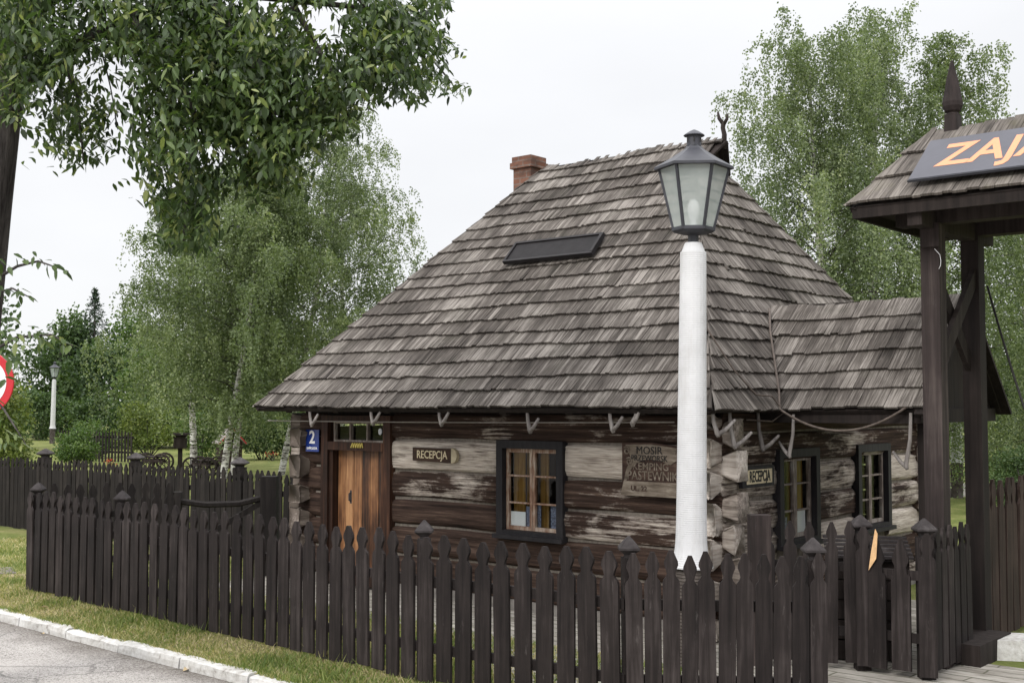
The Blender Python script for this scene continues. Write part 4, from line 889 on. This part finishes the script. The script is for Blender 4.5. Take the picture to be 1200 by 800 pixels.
def bushy(name, base, h_, rx, ry, label, cat, group, n=5000, leaf=.22, mat=None, z0=.0, lumps=26, trunk=True, seed=None, flat=.5):
    """a crown of many lumps filled with leaf faces, on a trunk with limbs"""
    t = empty(name, base, 0, label, cat, group); cs = []
    for i in range(lumps):
        th = random.uniform(0, 2 * math.pi); ph = random.uniform(-.9, 1); rr = random.uniform(.45, .95) ** .5
        wz = math.sqrt(max(.08, 1 - ph * ph)); cs.append(((rx * .72 * rr * wz * math.cos(th)), ry * .72 * rr * wz * math.sin(th), z0 + (h_ - z0) * (.5 + .40 * ph), random.uniform(.24, .5)))
    C_ = []; RN = []; per = n // lumps
    for (x, y, z, s_) in cs:
        d = unit(per); r_ = rng.random(per) ** .38; C_.append(np.array([x, y, z]) + d * r_[:, None] * np.array([rx * s_, ry * s_, (h_ - z0) * s_ * flat]) + rng.normal(size=(per, 3)) * leaf * .35)
        RN.append(np.clip(.45 + random.gauss(0, .12) + rng.normal(size=per) * .17, 0, 1))
    C_ = np.concatenate(C_); RN = np.concatenate(RN); C_[:, 2] = np.maximum(C_[:, 2], .05); m = len(C_)
    dd = unit(m); dd[:, 2] -= .35; dd /= np.linalg.norm(dd, axis=1, keepdims=True)
    V, Fc = quads(C_, dd, unit(m), leaf * rng.uniform(.6, 1.3, m), leaf * .65 * rng.uniform(.7, 1.2, m))
    put('crown' if trunk else 'foliage', np_mesh('crown', V, Fc, mat, RN), t)
    mb = MB()
    if trunk:
        tr = .035 * h_; mb.tube([(0, 0, -.05), (.05, 0, h_ * .25), (-.04, .05, h_ * .5), (0, 0, h_ * .8)], [tr, tr * .8, tr * .55, tr * .2], 8, cap=False)
        for (x, y, z, s_) in cs[:10]: tube_into(mb, [(0, 0, max(.1, z * .55)), (x * .4, y * .4, z * .8), (x, y, z)], tr * .4, .02, 5)
    else:
        for (x, y, z, s_) in cs[:10]: tube_into(mb, [(x * .15, y * .15, 0), (x * .6, y * .6, z * .6), (x, y, z)], .025, .008, 5)
    mb.build('trunk' if trunk else 'stem', M_bark, t, smooth=True); return t
def at(px, Y, z=0): p = D(px, 473, Y); return (p.x, p.y, z)

# ------------------------------------------------------------------ birches
GB1, GB2 = 'birches on the lawn left of the house', 'weeping birches behind the house'


birch(at(224, 41), 8.6, 2.6, 'slender straight white birch standing left of the leaning pair', GB1, leaves=30000, crown0=.24, trunk_r=.13, leaf=.085, limbs=60)
birch(at(266, 33), 8.6, 3.2, 'birch with white trunk leaning right, widest crown of the lawn', GB1, lean=(.9, 0), leaves=100000, crown0=.20, trunk_r=.105, leaf=.072, asym=(-.35, -.2), limbs=90, strands=20)
birch(at(279, 35), 9.6, 2.6, 'second white trunk rising beside the leaning birch', GB1, lean=(.9, 0), leaves=60000, crown0=.25, trunk_r=.10, leaf=.072, limbs=70)
birch(at(334, 37), 11.4, 3.3, 'tallest lawn birch with crown spreading behind the roof slope', GB1, lean=(1.6, 0), leaves=60000, crown0=.2, trunk_r=.11, leaf=.072, mat=M_birch2, shape=.5, limbs=84)
birch(at(395, 40), 9.8, 3.1, 'birch hidden low behind the left roof slope', GB1, lean=(.3, 0), leaves=40000, crown0=.15, trunk_r=.12, leaf=.08, limbs=60)
birch(at(962, 24), 9.7, 2.1, 'broad weeping birch rising right behind the house roof', GB2, leaves=100000, crown0=.12, droop=1.45, trunk_r=.14, leaf=.058, mat=M_birch2, shape=.42, limbs=90, strands=15, sw=.19)
birch(at(1032, 26.5), 11.0, 1.7, 'narrow tall birch between the broad birch and the gate', GB2, leaves=66000, crown0=.12, droop=1.45, trunk_r=.13, leaf=.064, mat=M_birch2, shape=.5, limbs=76, strands=15, sw=.19)
birch(at(1108, 27.5), 11.0, 1.85, 'tall birch directly behind the gate roof finial', GB2, leaves=66000, crown0=.12, droop=1.45, trunk_r=.13, leaf=.066, mat=M_birch, shape=.5, asym=(.5, 0), limbs=76, strands=15, sw=.19)
birch(at(1205, 30), 8.2, 2.0, 'weeping birch hanging at the right edge beyond the gate', GB2, leaves=46000, crown0=.10, droop=2.2, trunk_r=.12, leaf=.07, mat=M_birch2, limbs=66, strands=15, sw=.19)

# ------------------------------------------------------------------ garden trees and shrubs far left and right
GT = 'trees closing the garden at the back'
bushy('broadleaf_tree', at(-70, 52), 8.2, 3.2, 3, 'dark broadleaf tree behind the road sign', 'tree', GT, 7000, .30, M_dark_leaf, .6)
bushy('broadleaf_tree', at(70, 80), 8.2, 3.6, 3, 'dark bushy tree right behind the far lamp post', 'tree', GT, 8000, .32, M_dark_leaf, .2)
bushy('broadleaf_tree', at(135, 76), 6.2, 4.4, 3, 'wide dark tree to the right of the far lamp post', 'tree', GT, 9000, .30, M_dark_leaf, .1)
bushy('broadleaf_tree', at(152, 86), 9.0, 2.6, 3, 'thin airy tree right of the spruce tip', 'tree', GT, 2200, .30, M_mid_leaf, 1.5, lumps=30)
bushy('broadleaf_tree', at(88, 84), 9.0, 2.0, 3, 'loose tree just left of the spruce tip', 'tree', GT, 2000, .30, M_mid_leaf, 1.5, lumps=26)
bushy('broadleaf_tree', at(185, 60), 5.2, 2.6, 2.5, 'light green tree behind the carts', 'tree', GT, 6000, .26, M_mid_leaf, .1)
bushy('broadleaf_tree', at(232, 62), 6.0, 3.4, 2.5, 'mid green tree filling the gap behind the birch trunks', 'tree', GT, 8000, .28, M_dark_leaf, .1)
bushy('broadleaf_tree', at(300, 60), 5.5, 3.6, 2.5, 'dark green tree behind the leaning birch trunks', 'tree', GT, 8000, .26, M_dark_leaf, .1)
bushy('broadleaf_tree', at(1185, 62), 7.2, 3.2, 3, 'dark tree in the distance beyond the gate hedge', 'tree', GT, 6000, .3, M_dark_leaf, .2)
bushy('broadleaf_tree', at(1110, 66), 6.4, 3.2, 3, 'dark green tree far behind the porch gable', 'tree', GT, 6000, .3, M_dark_leaf, .2)
bushy('broadleaf_tree', at(1030, 70), 6.4, 4, 3, 'tree far behind the side wall of the house', 'tree', GT, 4000, .34, M_dark_leaf, .2)
for px, Y, h_, lb in ((-190, 58, 7.5, 'round dark tree well left of the road sign'), (-330, 66, 9.0, 'tall dark tree farthest left of the back fence'), (-480, 60, 8.0, 'dark tree far off to the left beyond the road'), (1330, 60, 8.5, 'dark tree to the right beyond the gate'), (1460, 66, 9.0, 'dark tree farthest right beyond the gate')):
    bushy('broadleaf_tree', at(px, Y), h_, 4.2, 3, lb, 'tree', GT, 6000, .34, M_dark_leaf, .1)
GS_ = 'shrubs along the garden'
for px, Y, h_, lb in ((-10, 58, 2.6, 'dark shrub under the trees at the left edge of the far lawn'), (45, 72, 3.0, 'dark shrub behind the far lamp post'), (128, 60, 2.6, 'dense shrub behind the small far fence, left end'), (176, 58, 2.7, 'dense shrub behind the small far fence, right end')):
    bushy('shrub', at(px, Y), h_, 2.4, 1.4, lb, 'shrub', GS_, 5000, .17, M_dark_leaf, .02, trunk=False)
bushy('shrub', at(-2, 27), 2.7, .95, .9, 'yellow green shrub below the road sign', 'shrub', GS_, 5200, .10, M_yel_leaf, .1, trunk=False)
bushy('shrub', at(-35, 30), 3.6, 1.7, 1.1, 'tall dark shrub at the far left edge', 'shrub', GS_, 4200, .12, M_dark_leaf, .1, trunk=False)
bushy('shrub', at(92, 42), 1.3, .8, .9, 'low green shrub at the foot of the far lamp post', 'shrub', GS_, 3500, .10, M_mid_leaf, .05, trunk=False)
bushy('shrub', at(175, 50), 2.5, 1.7, 1.2, 'feathery light green bush above the left cart', 'shrub', GS_, 5000, .12, M_yel_leaf, .05, trunk=False)
bushy('shrub', at(238, 45), 1.9, 1.2, 1, 'round green bush between the birch trunks', 'shrub', GS_, 3500, .12, M_mid_leaf, .05, trunk=False)
bushy('shrub', at(308, 47), 2.5, 1.5, 1.2, 'dense dark green bush left of the house corner', 'shrub', GS_, 6000, .13, M_dark_leaf, .05, trunk=False)
bushy('shrub', at(345, 50), 2.4, 1.5, 1.2, 'green bush half hidden by the house corner', 'shrub', GS_, 4500, .13, M_mid_leaf, .05, trunk=False)
bushy('shrub', at(108, 48), 1.7, .9, .8, 'pale grassy bush before the dark far fence', 'shrub', GS_, 2500, .11, M_mid_leaf, .02, trunk=False)
bushy('shrub', at(1185, 32), 1.95, 1.5, 1, 'pale green bush behind the clipped hedge', 'shrub', GS_, 5000, .10, M_yel_leaf, .05, trunk=False)
mbh = bushy('hedge', at(1205, 24), 1.25, 1.6, .7, 'clipped dark green hedge behind the tall side fence', 'hedge', None, 9000, .06, M_dark_leaf, .02, lumps=40, trunk=False, flat=.6)
bushy('shrub', at(1075, 40), 1.6, 1.6, 1, 'low bush behind the far right lamp post', 'shrub', GS_, 3000, .12, M_mid_leaf, .05, trunk=False)
# spruce
sp0 = at(109, 80); spr = empty('spruce_tree', sp0, 0, 'tall dark spruce with pointed tip above the trees', 'tree'); hS = 2.2 + (473 - 338) / F * 80
C_ = []; mt = MB(); mt.tube([(0, 0, 0), (0, 0, hS * .5), (0, 0, hS)], [.2, .12, .02], 7); 
for i in range(110):
    f = (i + 1) / 111; z = hS * (.12 + .88 * f); rr = 3.6 * (1 - f) + .02; az = i * 2.399
    for k in range(46):
        s_ = random.random() ** .7; C_.append((rr * s_ * math.cos(az) + random.gauss(0, .02 + .05 * rr), rr * s_ * math.sin(az) + random.gauss(0, .02 + .05 * rr), z - .35 * rr * s_ * s_ + random.gauss(0, .05) + .10 * s_ ** 6))
C_ = np.array(C_); m = len(C_); dd = unit(m) + np.stack([C_[:, 0], C_[:, 1], np.zeros(m)], 1) * .7; dd /= np.linalg.norm(dd, axis=1, keepdims=True)
V, Fc = quads(C_, dd, unit(m), .19 * rng.uniform(.6, 1.3, m), .07 * rng.uniform(.7, 1.3, m)); put('crown', np_mesh('crown', V, Fc, M_needle, rng.random(m)), spr); mt.build('trunk', M_bark, spr)

# ------------------------------------------------------------------ foreground tree at left
FT = D(-95, 473, 9.4); FT.z = 0
ft = empty('broadleaf_tree', FT, 0, 'large leafy tree overhanging from the top left corner', 'tree')
mb = MB()
tp = [FT, D(-70, 640, 9.4), D(-40, 480, 9.4), D(-26, 360, 9.4), D(-12, 240, 9.4), D(2, 130, 9.4), D(30, 20, 9.4), D(60, -110, 9.4)]
mb.tube([Vector(p) - FT for p in tp], [.30, .24, .20, .18, .165, .15, .12, .08], 14, cap=False)
mb.build('trunk', M_bark, ft, smooth=True)
mb = MB()
def limb(pl, r0, r1): tube_into(mb, [D(*p) - FT for p in pl], r0, r1, 7)
limb([(8, 110, 9.4), (70, 60, 9.2), (150, 20, 9.0), (240, -10, 9.0), (340, 0, 9.1), (430, 10, 9.3), (490, 50, 9.4), (530, 98, 9.4)], .055, .006)
limb([(30, 20, 9.4), (120, -40, 9.0), (260, -70, 8.8), (380, -40, 8.8), (450, 30, 8.9)], .055, .007)
limb([(150, 20, 9.0), (200, 70, 8.8), (230, 140, 8.8), (220, 220, 8.9), (215, 285, 8.9)], .04, .006)
limb([(240, -10, 9.0), (290, 60, 8.7), (320, 130, 8.7), (330, 210, 8.8)], .04, .006)
limb([(70, 60, 9.2), (90, 110, 9.1), (98, 190, 9.1)], .025, .005)
limb([(430, 10, 9.3), (435, 70, 9.3), (432, 130, 9.3)], .02, .005); limb([(340, 0, 9.1), (385, 80, 9.0), (410, 140, 9.0)], .03, .005)
limb([(-10, 330, 9.2), (20, 312, 8.9), (45, 306, 8.7), (80, 318, 8.5)], .015, .004); limb([(-12, 345, 9.2), (15, 338, 8.9), (38, 350, 8.7)], .012, .004)
limb([(-25, 420, 9.2), (20, 395, 8.7), (60, 392, 8.5), (85, 405, 8.4)], .014, .004); limb([(-30, 440, 9), (5, 480, 8.6), (30, 520, 8.5)], .012, .004)
limb([(122, 70, 9), (130, 105, 8.9), (137, 145, 8.9), (138, 152, 8.9)], .006, .003)
mb.build('limb', M_bark, ft, smooth=True)
ell = [(60, 30, 90, 60, 190), (20, 70, 45, 50, 85), (95, 150, 30, 55, 48), (75, 125, 20, 30, 14), (205, 35, 70, 50, 200), (250, 95, 88, 62, 250), (312, 70, 56, 55, 170), (195, 150, 42, 60, 70), (215, 225, 38, 50, 85), (225, 268, 26, 32, 36), (205, 285, 22, 14, 12),
       (310, 150, 62, 55, 150), (322, 200, 34, 26, 50), (285, 130, 40, 45, 60), (378, 118, 32, 40, 70), (408, 140, 13, 16, 10), (365, -4, 26, 12, 16), (438, 38, 30, 28, 66), (433, 95, 20, 36, 44), (482, 38, 30, 26, 50), (474, 95, 20, 28, 28), (505, 78, 20, 12, 12), (518, 98, 18, 8, 10), (502, 4, 30, 10, 12), (512, 46, 14, 12, 10),
       (150, -60, 220, 55, 260), (400, -50, 150, 40, 120), (18, 120, 22, 26, 16)]
LVc, LVd, LVn, LVl, LVr = [], [], [], [], []
def cluster(p, nl, tone, big=1.0, out=None):
    d = Vector((random.gauss(.15, .5), random.gauss(-.35, .5), random.gauss(-.45, .4))); 
    if out: d = Vector(out) + d * .5
    d.normalize(); a = d.cross(Vector((0, 0, 1))); a.normalize(); b = a.cross(d)
    for k in range(nl):
        th = k * 2.4 + random.random() * .7; back = .012 + .036 * k; side = a * math.cos(th) + b * math.sin(th)
        ld = d * random.uniform(.35, .8) + side * random.uniform(.55, 1.0) + Vector((0, 0, -.55 - .25 * random.random())); ld.normalize()
        nn = (Vector((random.gauss(0, .5), random.gauss(-.3, .5), 1)) + side * .5); nn.normalize()
        LVc.append(p - d * back + side * .01); LVd.append(ld); LVn.append(nn); LVl.append(random.uniform(.055, .108) * big); LVr.append(min(1, max(0, tone + random.gauss(0, .12) + (.25 if k < 2 else 0) * (random.random() < .35))))
for (cx, cy, rx, ry, n) in ell:
    for i in range(int(n * 1.6)):
        th = random.random() * 2 * math.pi; r_ = random.random() ** .55; zz = 9.0 + random.gauss(0, .48)
        cluster(D(cx + rx * r_ * math.cos(th), cy + ry * r_ * math.sin(th), zz), random.randint(7, 11), min(.9, max(.05, random.gauss(.45, .22))))
for (px, py, Y) in ((12, 314, 8.9), (30, 306, 8.8), (48, 308, 8.7), (65, 312, 8.6), (78, 318, 8.5), (10, 340, 8.9), (25, 342, 8.8), (36, 350, 8.7), (-5, 300, 9), (0, 325, 9), (15, 372, 8.8)):
    cluster(D(px, py, Y), 4, random.uniform(.3, .5), 1.15, (.8, -.2, -.2))
for (px, py, Y) in ((10, 400, 8.6), (25, 393, 8.6), (45, 392, 8.5), (60, 395, 8.5), (75, 398, 8.4), (85, 405, 8.4), (0, 418, 8.7), (20, 425, 8.6), (5, 395, 8.6), (30, 405, 8.5), (55, 402, 8.5), (8, 445, 8.6), (-5, 470, 8.6), (6, 490, 8.6), (20, 510, 8.5), (28, 522, 8.5), (10, 520, 8.5)):
    cluster(D(px, py, Y), 4, random.uniform(.5, .85), 1.2, (.7, -.2, -.2))
LVc, LVd, LVn = (np.array([tuple(p) for p in q]) for q in (LVc, LVd, LVn)); LVl = np.array(LVl); LVr = np.array(LVr); n = len(LVc)
LVc = LVc - np.array(tuple(FT)); sd_ = np.cross(LVd, LVn); sd_ /= np.linalg.norm(sd_, axis=1, keepdims=True) + 1e-9; nn = np.cross(sd_, LVd)
wdt = LVl * rng.uniform(.32, .45, n)
def pt(f, s_, up): return LVc + LVd * (LVl * f)[:, None] + sd_ * (wdt * s_)[:, None] + nn * (LVl * up)[:, None]
cup = rng.uniform(.02, .09, n); dro = rng.uniform(-.02, .10, n)
V = np.stack([pt(0, 0, 0), pt(.28, -.46, cup), pt(.66, -.40, cup - dro * .6), pt(1, 0, -dro), pt(.5, 0, .0 * cup), pt(.66, .40, cup - dro * .6), pt(.28, .46, cup)], 1).reshape(-1, 3)
b = (np.arange(n) * 7)[:, None]
Fq = np.concatenate([b + np.array([[0, 4, 2, 1]]), b + np.array([[4, 3, 2, 2]])[:, [0, 1, 2, 3]], b + np.array([[0, 6, 5, 4]]), b + np.array([[4, 5, 3, 3]])])
quad = np.concatenate([Fq[:n], Fq[2 * n:3 * n]]); tri = np.concatenate([Fq[n:2 * n, :3], Fq[3 * n:, :3]])
me = bpy.data.meshes.new('crown'); me.vertices.add(len(V)); me.vertices.foreach_set('co', V.astype(np.float32).ravel())
idx = np.concatenate([quad.ravel(), tri.ravel()]).astype(np.int32); me.loops.add(len(idx)); me.loops.foreach_set('vertex_index', idx)
me.polygons.add(len(quad) + len(tri)); me.polygons.foreach_set('loop_start', np.concatenate([np.arange(len(quad)) * 4, len(quad) * 4 + np.arange(len(tri)) * 3]).astype(np.int32))
a_ = me.attributes.new('rnd', 'FLOAT', 'FACE'); a_.data.foreach_set('value', np.concatenate([LVr] * 4).astype(np.float32)); me.materials.append(M_leaf); me.update(calc_edges=True); me.validate()
put('crown', me, ft)

# ------------------------------------------------------------------ things on the far lawn
def wheel(mb, c, r_, ax):
    pts = [(c[0] + r_ * math.cos(t * math.pi / 9), c[1], c[2] + r_ * math.sin(t * math.pi / 9)) for t in range(19)]; mb.tube(pts, .035, 6)
    for k in range(8): mb.bar(c, (c[0] + r_ * math.cos(k * math.pi / 4), c[1], c[2] + r_ * math.sin(k * math.pi / 4)), .025, .03, up=(0, 1, 0))
    mb.tube([(c[0], c[1] - .06, c[2]), (c[0], c[1] + .06, c[2])], .05, 8)
cart = empty('farm_cart', at(181, 39), R(6), 'old dark wooden cart on spoked wheels, left one on the lawn', 'cart', 'old carts on the lawn')
mb = MB(); mb.box((0, 0, .36), (.75, .10, .10)); mb.box((0, -.35, .36), (.5, .07, .08)); mb.box((.0, 0, .47), (.6, .6, .05)); mb.build('cart_frame', M_gatewood, cart)
for sx in (-.3, .3):
    for sy in (-.36, .36):
        mb = MB(); wheel(mb, (sx, sy, .30), .27, 1); mb.build('wheel', M_gatewood, cart)
c2_ = copy_tree(cart); c2_.location = at(240, 37); c2_.rotation_euler = (0, 0, R(-9)); c2_.scale = (.95, .95, .95); c2_['label'] = 'old dark wooden cart on spoked wheels, right one by the birch trunks'
sb = empty('box_shrine', at(212, 34), R(10), 'dark wooden box with flat roof on a post beyond the back fence', 'box')
mb = MB(); mb.box((0, 0, .5), (.12, .12, 1.0)); mb.build('post', M_beam, sb); mb = MB(); mb.box((0, 0, 1.12), (.34, .34, .36)); mb.build('box', M_beam, sb); mb = MB(); mb.box((0, 0, 1.34), (.52, .5, .06), taper=.85); mb.build('roof', M_beam, sb)
hut = empty('garden_hut', at(269, 41), R(28), 'tiny log hut with pale gabled roof behind the birch trunks', 'hut')
mb = MB(); mb.box((0, 0, .45), (.7, .8, .9)); mb.prism([(-.35, .9), (.35, .9), (0, 1.28)], -.39, .39); mb.build('wall', M_redfence, hut)
mb = MB(); mb.bar((-.46, 0, .84), (0.01, 0, 1.34), 1.0, .03, up=(0, 0, 1)); mb.bar((.46, 0, .84), (-.01, 0, 1.34), 1.0, .03, up=(0, 0, 1)); mb.build('roof', plain('pale hut roof', (.42, .38, .36), .8, .2, .2), hut)
mb = MB(); mb.bar((-.47, -.515, .83), (0, -.515, 1.36), .03, .07, up=(0, 1, 0)); mb.bar((.47, -.515, .83), (0, -.515, 1.36), .03, .07, up=(0, 1, 0)); mb.build('barge_board', M_redp, hut)
p0, p1 = Vector(at(70, 46)), Vector(at(158, 44)); ff = empty('far_fence', p0, 0, 'small dark fence across the garden before the trees', 'fence')
pmf = picket_mesh(.09, 1.15, .02, M_fence_far, .15, long_tip=True); dd_ = p1 - p0
run(ff, (0, 0), dd_, 24, [pmf]); rails(ff, (0, 0), dd_, (.4, .95), M_fence_far)
for i, (px, Y, lb) in enumerate(((131, 40, 'red flower clump before the dark far fence'), (320, 46, 'red flowers under the dark bush by the house corner'), (263, 43, 'red flowers at the foot of the tiny hut'))):
    bushy('flower_clump', at(px, Y), .35, .28, .2, lb, 'flowers', 'red flower clumps', 60, .06, M_red, .15, lumps=8, trunk=False)

# ------------------------------------------------------------------ grass blades on the verge and in the yard
def blades(n, region, hmin, hmax):
    P = region(n); m = len(P); patch = np.sin(P[:, 0] * 1.9 + 1 + 1.3 * np.sin(P[:, 1] * 2.7)) * np.sin(P[:, 1] * 1.7 + np.sin(P[:, 0] * 3.1)) * .6 + np.sin(P[:, 0] * 6.1 + P[:, 1] * 2) * np.sin(P[:, 1] * 5.3 - P[:, 0] + 2) * .4
    h_ = rng.uniform(hmin, hmax, m) * (1 + .5 * patch); th = rng.random(m) * 2 * np.pi; wx = .0045 + rng.random(m) * .004; ln = rng.normal(size=(m, 2)) * .55 * h_[:, None]
    a = P + np.stack([np.cos(th) * wx, np.sin(th) * wx, np.zeros(m)], 1); b = P - np.stack([np.cos(th) * wx, np.sin(th) * wx, np.zeros(m)], 1); c = P + np.stack([ln[:, 0], ln[:, 1], h_], 1)
    r_ = np.clip(.46 + rng.normal(size=m) * .19 - patch * .30 + .12 * (rng.random(m) < .25), 0, 1); return np.stack([a, b, c], 1).reshape(-1, 3), np.arange(3 * m).reshape(m, 3), r_
def reg_kerb(a0, a1, b0, b1):
    def f(n):
        s_, t_ = rng.uniform(a0, a1, n), rng.uniform(b0, b1, n); x = K0.x + kd.x * s_ + kn.x * t_; y = K0.y + kd.y * s_ + kn.y * t_; return np.stack([x, y, np.full(n, .0)], 1)
    return f
parts = [blades(700, reg_kerb(-4.5, 7.2, .05, 1.0), .07, .14), blades(46000, reg_kerb(-4.5, 7.2, -.01, 1.15), .014, .05), blades(26000, reg_kerb(-6.5, -.2, .9, 5.5), .02, .06), blades(30000, reg_kerb(-.2, 7.2, .8, 2.4), .02, .07), blades(7000, reg_kerb(-4, 7.4, -.04, .06), .02, .06), blades(900, reg_kerb(-1, 7.4, -.06, .02), .0, .0)]
off = 0; VV, FF, RR = [], [], []
for (V, Fc, r_) in parts[:5]: VV.append(V); FF.append(Fc + off); RR.append(r_); off += len(V)
gr = put('grass', np_mesh('grass', np.concatenate(VV), np.concatenate(FF), M_grass, np.concatenate(RR))); tag(gr, 'short mown grass with dry patches on the verge', 'grass', kind='stuff')
# fallen leaves on the road and verge
M_dry = plain('dry fallen leaf', (.42, .33, .20), .8, .2, .3, 30)
def fallen(px, py, lab, z=-.068, sc_=.10):
    p = G(px, py, z); mb = MB(); mb.add([(0, 0, 0), (.45 * sc_, .22 * sc_, .02), (sc_, 0, .008), (.45 * sc_, -.25 * sc_, .015)], [(0, 1, 2), (0, 2, 3)]); o = mb.build('fallen_leaf', M_dry, loc=p, rot=(0, 0, random.random() * 6)); tag(o, lab, 'leaf', 'dry fallen leaves')
fallen(214, 786, 'larger pale dry leaf lying on the asphalt by the kerb', sc_=.15); fallen(57, 711, 'small dry leaf on the grass verge near the kerb', .03); fallen(48, 742, 'tiny dry leaf on the asphalt at lower left', sc_=.07)
